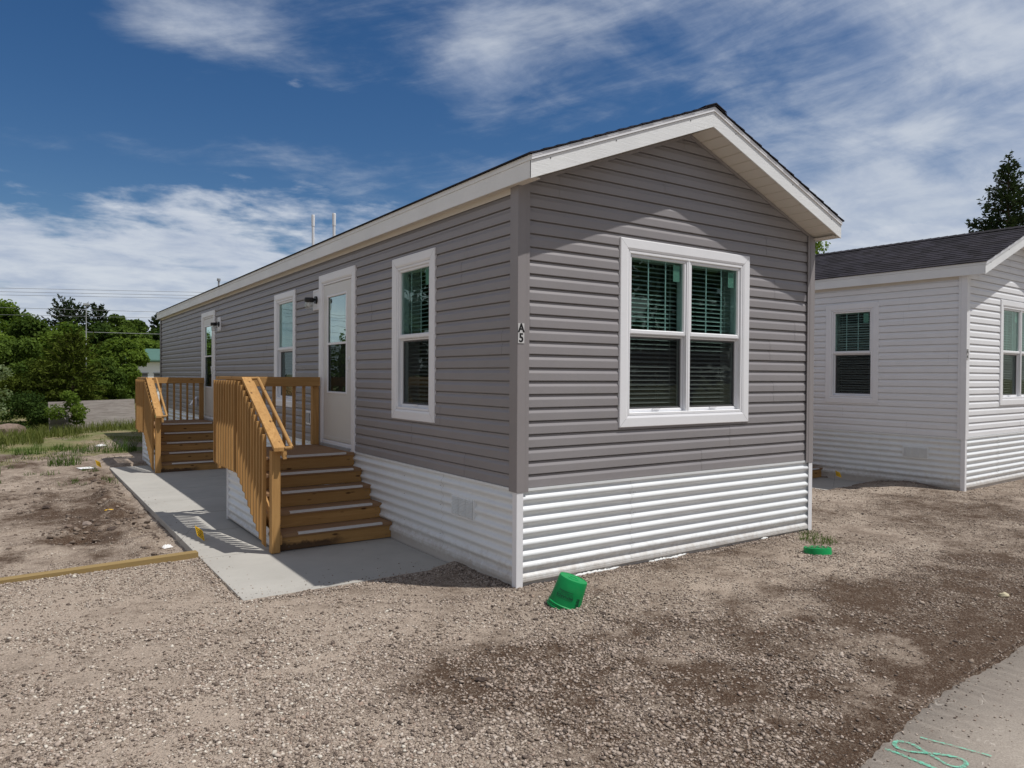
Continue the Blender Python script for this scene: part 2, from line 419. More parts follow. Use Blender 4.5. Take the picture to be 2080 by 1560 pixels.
L_cedar = leaf_mat("cedar_foliage", (0.022, 0.036, 0.008), (0.105, 0.135, 0.024), 0.2)
L_blossom = leaf_mat("pale_blossom", (0.05, 0.09, 0.03), (0.36, 0.42, 0.26), 0.3)
L_grass = leaf_mat("grass_blade", (0.050, 0.080, 0.020), (0.22, 0.24, 0.08), 0.35)
L_weed = leaf_mat("weed_leaf", (0.035, 0.075, 0.015), (0.10, 0.17, 0.035), 0.3)

def conc_mat(name, c, axisx=None):
    m, n, l, b = new_mat(name); k = N(m.node_tree); v = k.coord('Object')
    a = k.noise(v, 1.3, 6, 0.6, 0.3); f = k.noise(v, 90, 4, 0.7)
    cc = k.mix(k.mr(a, 0.3, 0.7), tuple(x*0.88 for x in c), tuple(x*1.07 for x in c))
    cc = k.mix(k.mr(f, 0.35, 0.7, 0, 0.22), cc, tuple(x*0.7 for x in c))
    br = k.noise(k.coord('Object', scale=(2, 55, 1)), 1.5, 4, 0.6)
    cc = k.mix(k.mr(br, 0.4, 0.7, 0, 0.22), cc, tuple(x*0.78 for x in c))
    sp = k.voro(v, 4.0); cc = k.mix(k.mr(sp, 0.03, 0.05, 0.75, 0.0), cc, (0.08, 0.07, 0.06))
    st = k.noise(v, 3.1, 8, 0.7, 0.5); cc = k.mix(k.mr(st, 0.56, 0.72, 0, 0.38), cc, tuple(x*0.72 for x in c))
    l.new(cc, b.inputs['Base Color']); b.inputs['Roughness'].default_value = 0.85; b.inputs['Specular IOR Level'].default_value = 0.25
    l.new(k.bump(f, 0.25, 0.003, k.bump(br, 0.12, 0.004)), b.inputs['Normal'])
    return m
M_conc = conc_mat("brushed_concrete", (0.455, 0.44, 0.405))
M_rock = paint("field_stone", (0.20, 0.15, 0.12), 0.9, 0.3, 0.6, 14)
M_clod2, _n, _l, _b = new_mat("brown_soil_clods"); _k = N(M_clod2.node_tree)
_l.new(_k.mix(_k.attr('tint'), (0.06, 0.042, 0.032), (0.30, 0.235, 0.185)), _b.inputs['Base Color']); _b.inputs['Roughness'].default_value = 0.95
M_clod = paint("dark_soil_clod", (0.075, 0.055, 0.045), 0.95, 0.3, 0.6, 25)

# ------------------------------------------------------------------ ground
def wall_mound(x, y):
    # gravel heaped against the white home's corner
    c, s = math.cos(0.0418), math.sin(0.0418)
    lx, ly = (x-8.717)*c+(y-0.40)*s, -(x-8.717)*s+(y-0.40)*c
    return 0.07*np.exp(-((lx+0.25)/0.5)**2-((ly-0.8)/0.4)**2)
def slab_z(y): return -0.05-0.045*np.clip((y-1)/10, 0, 1.2)
def ground_z(x, y, detail=True):
    x = np.asarray(x, float); y = np.asarray(y, float)
    z = np.zeros_like(x)
    left = sstep(0.15, -0.35, x)*sstep(-0.5, 0.9, y)
    z = z-0.055*left
    yard = sstep(-1.6, -2.2, x)*sstep(2.7, 3.3, y)                      # dug-out yard left of the path
    z = z-0.105*yard*(1-0.7*sstep(9, 13, y))+yard*(0.07*(fbm(x+3, y, 1.1, 4)-0.5)+0.035*(fbm(x, y+7, 4.5, 3)-0.5))*sstep(26, 18, y)
    edge = np.exp(-((x+2.34)/0.17)**2)*sstep(3.2, 4.2, y)*sstep(12, 9.5, y)
    z = z+0.10*edge*sstep(0.35, 0.7, fbm(x, y, 2.6, 4))-0.03*np.exp(-((x+2.03)/0.07)**2)*yard
    hole = np.exp(-((x+2.87)/0.22)**2-((y-4.72)/0.16)**2)
    z = z-0.17*hole+0.07*np.exp(-((x+2.75)/0.45)**2-((y-5.25)/0.15)**2)
    z = z+0.22*sstep(13, 30, y)*sstep(3, -2, x)*fbm(x, y, 0.25, 3)-0.12*sstep(14, 34, y)
    z = z+wall_mound(x, y)
    z = z-0.012*sstep(-2.2, -3.0, y)
    if detail:
        near = sstep(26, 10, np.hypot(x+3, y+5))
        z = z+near*(0.030*(fbm(x, y, 0.9, 4)-0.5)+0.013*(fbm(x, y, 5.5, 3)-0.5)+0.006*(vnoise(x*23, y*23)-0.5))
    under = ((x > -1.97) & (x < 0.0) & (y > 1.06) & (y < 11.4)) | ((x > 0.05) & (x < 4.0) & (y > 0.05) & (y < 18))
    z = np.where(under, np.minimum(z, slab_z(y)-0.06), z)
    c, s = math.cos(0.0418), math.sin(0.0418)
    lx, ly = (x-8.717)*c+(y-0.40)*s, -(x-8.717)*s+(y-0.40)*c
    under = ((lx > -1.64) & (lx < 0.0) & (ly > 1.34) & (ly < 9.9)) | ((lx > 0.05) & (lx < 4) & (ly > 0.05) & (ly < 18))
    z = np.where(under, np.minimum(z, -0.12), z)
    return z
ROAD = [(-3.2,-4.30),(-1.5,-3.62),(-0.62,-3.27),(-0.289,-3.172),(0.034,-3.105),(0.323,-3.075),(0.676,-3.027),(1.087,-2.995),(1.52,-2.972),(2.046,-2.928),(4,-2.80),(9,-2.5),(40,-0.8)]
def road_edge(x): return np.interp(x, [p[0] for p in ROAD], [p[1] for p in ROAD])
def blob(x, y, cx, cy, rx, ry): return np.exp(-((x-cx)/rx)**2-((y-cy)/ry)**2)
def soil_tone(x, y):
    """0 = dark moist earth, 1 = pale compacted gravel fines"""
    t = 0.60+1.2*(fbm(x, y, 0.8, 5)-0.5)+0.6*(fbm(x, y, 4.0, 3)-0.5)
    t = t+0.22*sstep(-0.6, -2.2, x)*sstep(3, 1.5, y)
    t = t-0.40*blob(x, y, -1.45, -1.45, 0.60, 0.28)-0.25*blob(x, y, -0.9, -2.25, 0.9, 0.55)-0.20*blob(x, y, 0.6, -2.2, 1.1, 0.45)
    t = t-0.2*blob(x, y, -0.9, -3.0, 0.7, 0.3)-0.12*blob(x, y, 2.6, -1.9, 1.3, 0.6)-0.15*blob(x, y, 4.8, -1.7, 1.4, 0.5)
    t = t-0.6*np.exp(-((y-road_edge(x)-0.10)/0.16)**2)
    t = t-0.35*blob(x, y, -2.7, 6.8, 0.45, 1.2)-0.25*blob(x, y, -2.4, 8.6, 0.35, 1.1)-0.7*blob(x, y, -2.85, 4.75, 0.35, 0.28)-0.25*blob(x, y, -3.4, 6.4, 0.5, 0.5)
    damp = sstep(-1.9, -1.0, x+0.5*(fbm(x, y, 1.7, 3)-0.5))*sstep(-0.75, -1.35, y+0.10*x+0.8*(fbm(x+5, y, 1.5, 3)-0.5))*sstep(6.0, 3.5, x)
    t = t-damp*(0.20+0.45*sstep(0.35, 0.65, fbm(x+2, y+3, 2.2, 4)))
    t = t-0.10*sstep(-0.4, 2.2, x)*sstep(1.2, -0.6, y)-0.17*sstep(2.5, 5.0, x)
    t = t-0.20*sstep(-1.95, -2.2, x)*sstep(2.9, 4.2, y)-0.35*sstep(0.45, 0.75, fbm(x*2.2, y*0.8, 1.3, 4))*sstep(2.9, 4.2, y)*sstep(-1.95, -2.2, x)
    return np.clip(t, 0, 1)
def stone_cover(x, y):
    c = 0.44+1.3*(fbm(x+40, y+9, 0.85, 4)-0.5)+2.6*(fbm(x, y+50, 4.5, 4)-0.5)+0.5*(soil_tone(x, y)-0.5)
    c = c+0.45*blob(x, y, -1.35, -2.05, 0.75, 0.45)+0.5*blob(x, y, -0.35, -2.9, 0.8, 0.55)+0.35*blob(x, y, 0.5, -1.8, 1.4, 0.7)+0.35*blob(x, y, 0.3, -0.7, 0.6, 0.35)
    c = c+0.3*blob(x, y, -2.8, -1.9, 0.9, 0.4)+0.35*blob(x, y, -2.6, 2.2, 1.2, 0.6)+0.4*blob(x, y, -2.4, 4.2, 0.7, 0.9)+0.3*sstep(1.5, 3.5, x)
    c = c-0.7*np.exp(-((y-road_edge(x)-0.12)/0.15)**2)-0.15*sstep(5, 7, y)*sstep(-1.9, -2.1, x)-0.5*sstep(10, 13, y)-0.9*blob(x, y, -2.87, 4.72, 0.25, 0.2)
    return np.clip(c, 0.10, 1)
def grass_mask(x, y):
    g = sstep(12.5, 18, y+7*(fbm(x, y, 0.7, 4)-0.5)*2)*sstep(6.5, 4, x+0*y)
    far = sstep(22, 27, np.hypot(x+3, y+5))
    return np.clip(np.maximum(g, far), 0, 1)

def axis_pts(lo, hi, step, far, grow=1.22):
    a = list(np.arange(lo, hi, step)); s = step; v = a[-1]
    while v < far: s *= grow; v += s; a.append(v)
    s = step; v = a[0]; pre = []
    while v > -far: s *= grow; v -= s; pre.append(v)
    return np.array(pre[::-1]+a)
gx = axis_pts(-6.5, 12, 0.055, 1500); gy = axis_pts(-5.5, 14, 0.055, 1500)
GX, GY = np.meshgrid(gx, gy, indexing='xy')
GZ = ground_z(GX, GY)
V = np.stack([GX, GY, GZ], -1).reshape(-1, 3)
ny, nx = GX.shape
idx = np.arange(nx*ny).reshape(ny, nx)
F = np.stack([idx[:-1, :-1], idx[:-1, 1:], idx[1:, 1:], idx[1:, :-1]], -1).reshape(-1, 4)
def ground_mat():
    m, n, l, b = new_mat("gravel_and_soil"); k = N(m.node_tree); v = k.coord('Object')
    tone, gr = k.attr('tone'), k.attr('grass')
    nf = k.noise(v, 38, 6, 0.75); nm = k.noise(v, 9, 5, 0.65)
    tt = k.math('ADD', k.math('ADD', tone, k.math('MULTIPLY', k.math('SUBTRACT', nm, 0.5), 1.1)), k.math('MULTIPLY', k.math('SUBTRACT', nf, 0.5), 0.9))
    soil = k.mix(k.mr(tt, 0.05, 0.75), (0.074, 0.045, 0.029), (0.425, 0.348, 0.284))
    # crushed stone cells
    warp = n.new('ShaderNodeVectorMath'); warp.operation = 'ADD'
    nn = n.new('ShaderNodeTexNoise'); nn.inputs['Scale'].default_value = 30; l.new(v, nn.inputs['Vector'])
    sc = n.new('ShaderNodeVectorMath'); sc.operation = 'SCALE'; sc.inputs['Scale'].default_value = 0.02
    l.new(nn.outputs['Color'], sc.inputs[0]); l.new(v, warp.inputs[0]); l.new(sc.outputs[0], warp.inputs[1])
    vo = n.new('ShaderNodeTexVoronoi'); vo.inputs['Scale'].default_value = 62; l.new(warp.outputs[0], vo.inputs['Vector'])
    vf = n.new('ShaderNodeTexVoronoi'); vf.inputs['Scale'].default_value = 150; l.new(warp.outputs[0], vf.inputs['Vector'])
    sp = n.new('ShaderNodeSeparateColor'); l.new(vo.outputs['Color'], sp.inputs[0])
    sq = n.new('ShaderNodeSeparateColor'); l.new(vf.outputs['Color'], sq.inputs[0])
    stone = k.mix(sp.outputs[0], (0.24, 0.19, 0.15), (0.66, 0.58, 0.48))
    stone2 = k.mix(sq.outputs[0], (0.10, 0.075, 0.055), (0.58, 0.50, 0.41))
    dens = k.attr('cover')
    f1 = k.math('MULTIPLY', k.mr(sp.outputs[1], 0.35, 0.45), k.mr(vo.outputs['Distance'], 0.25, 0.60, 1, 0))
    f2 = k.math('MULTIPLY', k.mr(sq.outputs[1], 0.25, 0.35), k.mr(vf.outputs['Distance'], 0.3, 0.6, 0.85, 0))
    dk = k.mr(tt, -0.1, 0.5, 0.35, 1.0)
    cc = k.mix(k.math('MULTIPLY', k.math('MULTIPLY', f2, k.mr(dens, 0, 0.9, 0.55, 1.0)), dk), soil, stone2)
    cc = k.mix(k.math('MULTIPLY', k.math('MULTIPLY', f1, k.mr(dens, 0.0, 0.8, 0.25, 1.0)), dk), cc, stone)
    gcol = k.mix(k.mr(k.noise(v, 2.5, 6, 0.7), 0.3, 0.7), (0.075, 0.115, 0.028), (0.17, 0.20, 0.065))
    straw = k.mix(k.mr(k.noise(v, 0.8, 5), 0.35, 0.6, 0, 0.85), gcol, (0.30, 0.24, 0.15))
    cc = k.mix(k.mr(k.math('ADD', gr, k.math('MULTIPLY', k.math('SUBTRACT', nm, 0.5), 0.8)), 0.35, 0.65), cc, straw)
    l.new(cc, b.inputs['Base Color']); b.inputs['Roughness'].default_value = 0.95; b.inputs['Specular IOR Level'].default_value = 0.15
    h = k.math('ADD', k.math('MULTIPLY', k.math('SUBTRACT', 1.0, vo.outputs['Distance']), 0.7), k.math('MULTIPLY', nf, 0.6))
    l.new(k.bump(h, 0.9, 0.012, k.bump(k.math('SUBTRACT', 1.0, vf.outputs['Distance']), 0.7, 0.006)), b.inputs['Normal'])
    return m
M_ground = ground_mat()
g_o = np_mesh("ground", V, F, M_ground, smooth=True,
              pattrs={"tone": soil_tone(GX, GY).ravel(), "grass": grass_mask(GX, GY).ravel(), "cover": stone_cover(GX, GY).ravel()})
tag(g_o, kind="structure")

# road sheet at the right foreground
def road_mat():
    m, n, l, b = new_mat("worn_pale_asphalt"); k = N(m.node_tree); v = k.coord('Object')
    a = k.noise(v, 1.1, 5, 0.6); f = k.noise(v, 120, 4, 0.75); sp = k.voro(v, 130)
    cc = k.mix(k.mr(a, 0.35, 0.65), (0.33, 0.29, 0.25), (0.42, 0.37, 0.315))
    cc = k.mix(k.mr(f, 0.35, 0.65, 0.0, 0.6), cc, (0.16, 0.14, 0.125))
    cc = k.mix(k.mr(sp, 0.0, 0.22, 0.55, 0.0), cc, (0.50, 0.46, 0.41))
    # pale thin scratches left by tracks
    for scl, rot_, ph, wd in ((2.6, 0.5, 0, 0.0045), (3.4, 1.3, 7, 0.004), (4.5, -0.4, 3, 0.005), (1.9, 2.2, 5, 0.003)):
        q = k.noise(k.coord('Object', scale=(1, 1.9, 1), rot=(0, 0, rot_), loc=(ph, ph, 0)), scl, 1, 0.4, 0.8)
        rdg = k.mr(k.math('ABSOLUTE', k.math('SUBTRACT', q, 0.5)), wd*0.4, wd, 0.75, 0.0)
        msk = k.mr(k.noise(k.coord('Object', loc=(ph*3, 0, 0)), 3.1, 4, 0.7), 0.50, 0.60)
        cc = k.mix(k.math('MULTIPLY', rdg, msk), cc, (0.56, 0.51, 0.45))
    dst = k.noise(v, 7, 8, 0.75); cc = k.mix(k.mr(dst, 0.5, 0.7, 0, 0.45), cc, (0.24, 0.20, 0.17))
    l.new(cc, b.inputs['Base Color']); b.inputs['Roughness'].default_value = 0.9; b.inputs['Specular IOR Level'].default_value = 0.2
    l.new(k.bump(f, 0.5, 0.004), b.inputs['Normal'])
    return m
M_road = road_mat()
rx = np.concatenate([np.linspace(-3.2, 4, 300), np.linspace(4.1, 40, 200)])
redge = road_edge(rx)+0.05*(fbm(rx, rx*0+3, 3.0, 4)-0.5)+0.03*(vnoise(rx*30, rx*0)-0.5)
rv, rf = [], []
for i, (x, y) in enumerate(zip(rx, redge)):
    yf = -14.0
    z0 = float(ground_z(x, y, False))+0.022
    rv += [(x, y, z0-0.03), (x, y-0.012, z0), (x, y-0.5, z0), (x, min(yf, y-1), z0-0.01)]
    if i:
        a = 4*(i-1); c = 4*i
        for j in range(3): rf.append((a+j, c+j, c+j+1, a+j+1))
o = np_mesh("road", np.array(rv), np.array(rf), M_road); tag(o, kind="structure")
ROADZ = 0.0-0.012+0.022
# spray paint strokes on the road
def spray_mat():
    m = bpy.data.materials.new("turquoise_spray_paint"); m.use_nodes = True
    n, l = m.node_tree.nodes, m.node_tree.links; b = n['Principled BSDF']; k = N(m.node_tree)
    b.inputs['Base Color'].default_value = (0.17, 0.56, 0.40, 1); b.inputs['Roughness'].default_value = 0.8
    sp = k.noise(k.coord('Object'), 70, 5, 0.75)
    l.new(k.mr(sp, 0.40, 0.58, 0.10, 0.92), b.inputs['Alpha'])
    return m
M_spray = spray_mat()
def stroke(mb, pts, w, z):
    pts = [Vector((p[0], p[1], z)) for p in pts]
    sm = []
    for i in range(len(pts)-1):      # catmull-rom
        p0 = pts[max(i-1, 0)]; p1 = pts[i]; p2 = pts[i+1]; p3 = pts[min(i+2, len(pts)-1)]
        for t in np.linspace(0, 1, 6, endpoint=False):
            sm.append(0.5*((2*p1)+(p2-p0)*t+(2*p0-5*p1+4*p2-p3)*t*t+(3*p1-p0-3*p2+p3)*t**3))
    sm.append(pts[-1]); vs = []
    for i, p in enumerate(sm):
        d = (sm[min(i+1, len(sm)-1)]-sm[max(i-1, 0)]); d.z = 0; d.normalize(); nrm = Vector((-d.y, d.x, 0))
        ww = w*(0.7+0.6*random.random())*0.64
        vs += [p+nrm*ww, p-nrm*ww]
    mb.add(vs, [(2*i, 2*i+1, 2*i+3, 2*i+2) for i in range(len(sm)-1)])
mark = empty("spray_mark", (0, -3.2, ROADZ))
tag(mark, "turquoise spray painted survey numerals on the pale road", "road marking")
st = [([(-0.08,-3.161),(-0.069,-3.224),(-0.068,-3.274),(-0.064,-3.329),(-0.062,-3.394),(-0.06,-3.46)], 0.017, "painted_bar"),
      ([(0.016,-3.386),(0.035,-3.333),(0.045,-3.286),(0.066,-3.225),(0.064,-3.186),(0.034,-3.157),(0.0,-3.163),(-0.021,-3.187),(-0.013,-3.234),(0.031,-3.282),(0.076,-3.325),(0.103,-3.361),(0.122,-3.40),(0.108,-3.43),(0.075,-3.443),(0.04,-3.437),(0.019,-3.414),(0.016,-3.386)], 0.014, "painted_eight"),
      ([(0.165,-3.20),(0.188,-3.264),(0.214,-3.329),(0.235,-3.394),(0.252,-3.442),(0.26,-3.474)], 0.010, "painted_bar")]
for i, (pts, w, nm) in enumerate(st):
    mb = MB(); stroke(mb, pts, w, ROADZ+0.004+0.0015*i); mb.build(nm, M_spray, mark, off=(0, -3.2, ROADZ))

# concrete paths
def path_slab(name, x0, x1, ys, org, rz, slope):
    mb = MB(); g = 0.011
    zt = lambda y: -0.05-slope*(y-1)/10
    for a, b in zip(ys[:-1], ys[1:]):
        a2, b2 = a+g, b-g; h = 0.16
        vs = [(x0,a2,zt(a2)-h),(x1,a2,zt(a2)-h),(x1,b2,zt(b2)-h),(x0,b2,zt(b2)-h),(x0,a2,zt(a2)),(x1,a2,zt(a2)),(x1,b2,zt(b2)),(x0,b2,zt(b2))]
        mb.add(vs, [(0,3,2,1),(4,5,6,7),(0,1,5,4),(1,2,6,5),(2,3,7,6),(3,0,4,7)])
        mb.quad((x0+.02,a-g,zt(a)-0.028),(x1-.02,a-g,zt(a)-0.028),(x1-.02,a+g,zt(a)-0.028),(x0+.02,a+g,zt(a)-0.028))
    o = mb.build(name, M_conc, bevel=0.006); o.location = org; o.rotation_euler = (0, 0, rz); return tag(o, kind="structure")
path_slab("path", -1.965, -0.02, [1.0, 2.62, 3.95, 5.2, 6.4, 7.6, 8.8, 10.0, 11.25], (0, 0, 0), 0, 0.045)
path_slab("path", -1.63, -0.02, [1.33, 2.9, 4.1, 5.3, 6.5, 7.7, 8.9, 10.0], (8.717, 0.40, 0.0), 0.0418, 0.02)

# loose stones (one pile nobody could count)
def rock_protos():
    t = (1+5**0.5)/2
    v = np.array([(-1,t,0),(1,t,0),(-1,-t,0),(1,-t,0),(0,-1,t),(0,1,t),(0,-1,-t),(0,1,-t),(t,0,-1),(t,0,1),(-t,0,-1),(-t,0,1)], float)
    v /= np.linalg.norm(v[0])
    f = np.array([(0,11,5),(0,5,1),(0,1,7),(0,7,10),(0,10,11),(1,5,9),(5,11,4),(11,10,2),(10,7,6),(7,1,8),(3,9,4),(3,4,2),(3,2,6),(3,6,8),(3,8,9),(4,9,5),(2,4,11),(6,2,10),(8,6,7),(9,8,1)])
    ov = np.array([(1,0,0),(-1,0,0),(0,1,0),(0,-1,0),(0,0,1),(0,0,-1)], float)
    of = np.array([(0,2,4),(2,1,4),(1,3,4),(3,0,4),(2,0,5),(1,2,5),(3,1,5),(0,3,5)])
    return (v, f), (ov, of)
ICO, OCT = rock_protos()
def scatter(n, dist, smin, smax, proto, sink=0.35, fines=False):
    """positions by rejection against cover, sizes biased small"""
    x, y = dist(n)
    keep = rng.random(len(x)) < stone_cover(x, y)*((0.15+0.85*sstep(0.1, 0.6, soil_tone(x, y))) if fines else 1.0)
    bad = ((x > -1.97) & (x < 4.06) & (y > 0.99) & (y < 11.3)) | ((x > -0.01) & (x < 4.09) & (y > -0.005)) | (y < road_edge(x)-0.02)
    c, s = math.cos(0.0418), math.sin(0.0418)
    lx, ly = (x-8.717)*c+(y-0.40)*s, -(x-8.717)*s+(y-0.40)*c
    bad |= ((lx > -1.65) & (lx < 4.1) & (ly > 1.32)) | ((lx > 0) & (ly > 0))
    keep &= ~bad
    x, y = x[keep], y[keep]; m = len(x)
    s = smin+(smax-smin)*rng.random(m)**2.6
    return stones_at(x, y, ground_z(x, y)+s*(0.55-sink), s, proto, fines)
def stones_at(x, y, z, s, proto, fines=False):
    pv, pf = proto; m = len(x); k = len(pv)
    jit = 1+0.38*(rng.random((m, k, 1))-0.5)*2
    P = pv[None]*jit*(s[:, None, None])*np.stack([0.75+0.5*rng.random(m), 0.6+0.5*rng.random(m), 0.40+0.3*rng.random(m)], -1)[:, None, :]
    a = rng.random(m)*6.283; b = (rng.random(m)-0.5)*0.9
    ca, sa, cb, sb = np.cos(a), np.sin(a), np.cos(b), np.sin(b)
    X = P[..., 0]*cb[:, None]-P[..., 2]*sb[:, None]; Z = P[..., 0]*sb[:, None]+P[..., 2]*cb[:, None]; Y = P[..., 1]
    X2 = X*ca[:, None]-Y*sa[:, None]; Y2 = X*sa[:, None]+Y*ca[:, None]
    Vv = np.stack([X2+x[:, None], Y2+y[:, None], Z+z[:, None]], -1).reshape(-1, 3)
    Ff = (pf[None]+(np.arange(m)*k)[:, None, None]).reshape(-1, 3)
    tt = np.clip(rng.random(m)*((0.18+0.85*soil_tone(x, y)) if fines else (0.80+0.30*soil_tone(x, y))), 0, 1)
    return Vv, Ff, np.repeat(tt, len(pf)), np.repeat(rng.random(m), len(pf))
def fan(r0, r1, a0=-12, a1=82):
    def f(n):
        r = np.sqrt(r0*r0+(r1*r1-r0*r0)*rng.random(n)); a = np.radians(a0+(a1-a0)*rng.random(n))
        return -3.4526+r*np.sin(a), -4.9774+r*np.cos(a)
    return f
parts = [scatter(260000, fan(1.7, 4.6), 0.0020, 0.0062, OCT, fines=True), scatter(75000, fan(1.7, 4.8), 0.0045, 0.0125, ICO), scatter(16000, fan(1.7, 6.0), 0.0075, 0.0170, ICO, 0.25),
         scatter(200000, fan(4.6, 8.6), 0.0035, 0.0125, OCT), scatter(80000, fan(8.6, 15.5), 0.006, 0.016, OCT),
         scatter(1400, fan(6.5, 15), 0.010, 0.024, ICO, 0.3)]
# small heaps along walls, timber and bucket
def line(n, p, q, w):
    t = rng.random(n); return p[0]+(q[0]-p[0])*t+w*rng.normal(size=n), p[1]+(q[1]-p[1])*t+w*rng.normal(size=n)
for (p, q, w, n) in (((0.05,-0.07),(4.1,-0.07),0.035,3500), ((-0.10,0.05),(-0.10,0.95),0.05,900), ((-1.95,0.93),(-0.05,0.93),0.035,1500),
                     ((-3.9,2.50),(-2.05,2.60),0.03,1300), ((-2.05,1.1),(-2.05,2.6),0.03,700), ((-0.20,-0.66),(0.30,-0.72),0.10,1000), ((2.85,-0.85),(3.4,-0.80),0.08,500)):
    x, y = line(n, p, q, w); k_ = ~((x > -0.01) & (y > -0.01)) & ~((x > -1.97) & (y > 0.995) & (y < 11)) & ~((y > 2.60) & (y < 2.75) & (x < -1.97))
    x, y = x[k_], y[k_]; s = 0.0035+0.007*rng.random(len(x))**1.5
    parts.append(stones_at(x, y, ground_z(x, y)+s*0.6, s, ICO))
for (n, fx, fy, zf) in ((170, lambda u: -1.93+1.85*u, lambda u: 1.04+0.35*u**2.5, lambda x, y: slab_z(y)), (120, lambda u: -1.95+0.25*u**2, lambda u: 1.1+6*u, lambda x, y: slab_z(y))):
    x = fx(rng.random(n)); y = fy(rng.random(n)); s = 0.002+0.006*rng.random(n)**2; parts.append(stones_at(x, y, zf(x, y)+s*0.4, s, ICO))
n = 1500; x = -0.6+4.2*rng.random(n); y = road_edge(x)+0.03-0.45*rng.random(n)**3; s = 0.0018+0.006*rng.random(n)**3
parts.append(stones_at(x, y, 0.010+s*0.4, s, ICO))
off_ = 0; VV, FF, T1, T2 = [], [], [], []
for v_, f_, t1, t2 in parts:
    VV.append(v_); FF.append(f_+off_); T1.append(t1); T2.append(t2); off_ += len(v_)
def stone_mat():
    m, n, l, b = new_mat("loose_gravel_stone"); k = N(m.node_tree)
    t, u = k.attr('tint'), k.attr('tint2')
    cr = n.new('ShaderNodeValToRGB'); l.new(t, cr.inputs[0]); e = cr.color_ramp.elements
    e[0].position = 0.0; e[0].color = (0.05, 0.04, 0.035, 1); e[1].position = 1.0; e[1].color = (0.74, 0.69, 0.60, 1)
    for p, c in ((0.06, (0.13, 0.10, 0.085, 1)), (0.35, (0.31, 0.25, 0.20, 1)), (0.72, (0.50, 0.418, 0.356, 1)), (0.95, (0.62, 0.55, 0.475, 1))):
        q = e.new(p); q.color = c
    cc = k.mix(k.mr(u, 0.95, 0.965), cr.outputs[0], (0.40, 0.30, 0.24))
    cc = k.mix(k.mr(k.noise(k.coord('Object'), 120, 3, 0.7), 0.35, 0.65, 0, 0.35), cc, (0.16, 0.125, 0.10))
    l.new(cc, b.inputs['Base Color']); b.inputs['Roughness'].default_value = 0.9; b.inputs['Specular IOR Level'].default_value = 0.2
    return m
M_stone = stone_mat()
o = np_mesh("gravel", np.concatenate(VV), np.concatenate(FF), M_stone, attrs={"tint": np.concatenate(T1), "tint2": np.concatenate(T2)})
tag(o, "loose tan crushed stone spread over the whole yard", "gravel", kind="stuff")

# ------------------------------------------------------------------ houses
W, L = 4.06, 18.18
HS, WT = 0.813, 3.33                 # skirt top, wall top
SLOPE = 0.385
EV, OV = 0.107, 0.31                 # eave and gable overhang
LAP = 0.1128
def z_roof(x): return 3.498+SLOPE*(x+EV if x <= W/2 else W-x+EV)
def soff(x): return 3.322+SLOPE*(x+EV if x <= W/2 else W-x+EV)-0.02
def lap_profile(z0, z1):
    pts = []; z = z0; i = 0
    while z < z1-1e-6:
        zt = z+LAP
        pts += [(z, -0.012, i), (z+0.0005, 0.0132, i), (z+0.004, 0.0145, i), (z+0.063, 0.0135, i), (z+0.067, 0.0125, i), (z+0.088, 0.0028, i), (z+0.092, 0.0018, i), (z+0.1030, 0.0015, i), (z+0.1033, -0.012, i), (zt-0.0005, -0.012, i)]
        z = zt; i += 1
    return pts
def siding(mb, mp, s0f, s1f, z0, z1, openings, seed=1):
    prof = lap_profile(z0, z1); rr = random.Random(seed)
    cuts = sorted({z for (_, _, a, b) in openings for z in (a, b)}|{z1})
    out = []
    for (a, b) in zip(prof[:-1], prof[1:]):
        za, oa, ia = a; zb, ob, _ = b
        seg = [(za, oa)]
        for c in cuts:
            if za < c < zb: seg.append((c, oa+(ob-oa)*(c-za)/(zb-za)))
        seg.append((zb, ob))
        for p, q in zip(seg[:-1], seg[1:]):
            if (p[0]+q[0])/2 < z1: out.append((p, q, ia))
    seams = {}
    for (p, q, ia) in out:
        zm = (p[0]+q[0])/2
        a0, a1, b0, b1 = s0f(p[0]), s1f(p[0]), s0f(q[0]), s1f(q[0])
        if a1-a0 < 0.005 and b1-b0 < 0.005: continue
        k = ia//2
        if k not in seams:
            base = rr.random()*3.6; seams[k] = [base+3.66*j for j in range(-1, 7)]
        segs = [(None, None)]
        ops = sorted([(s, t) for (s, t, c, d) in openings if c < zm < d])
        spans = []; cur = ('L',)
        edges = [('L',)]
        for (s, t) in ops: edges += [s, t]
        edges.append(('R',))
        def E_(e, z, lo, hi):
            if e == ('L',): return lo
            if e == ('R',): return hi
            return min(max(e, lo), hi)
        for j in range(0, len(edges), 2):
            e0, e1 = edges[j], edges[j+1]
            l0, r0 = E_(e0, 0, a0, a1), E_(e1, 0, a0, a1); l1, r1 = E_(e0, 0, b0, b1), E_(e1, 0, b0, b1)
            cutsx = [c for c in seams[k] if max(l0, l1)+0.05 < c < min(r0, r1)-0.05]
            xs0, xs1 = [l0]+cutsx+[r0], [l1]+cutsx+[r1]
            for n_ in range(len(xs0)-1):
                d = 0.0015*(n_ % 2)
                mb.quad(mp(xs0[n_], p[0], p[1]+d), mp(xs0[n_+1], p[0], p[1]+d), mp(xs1[n_+1], q[0], q[1]+d), mp(xs1[n_], q[0], q[1]+d))
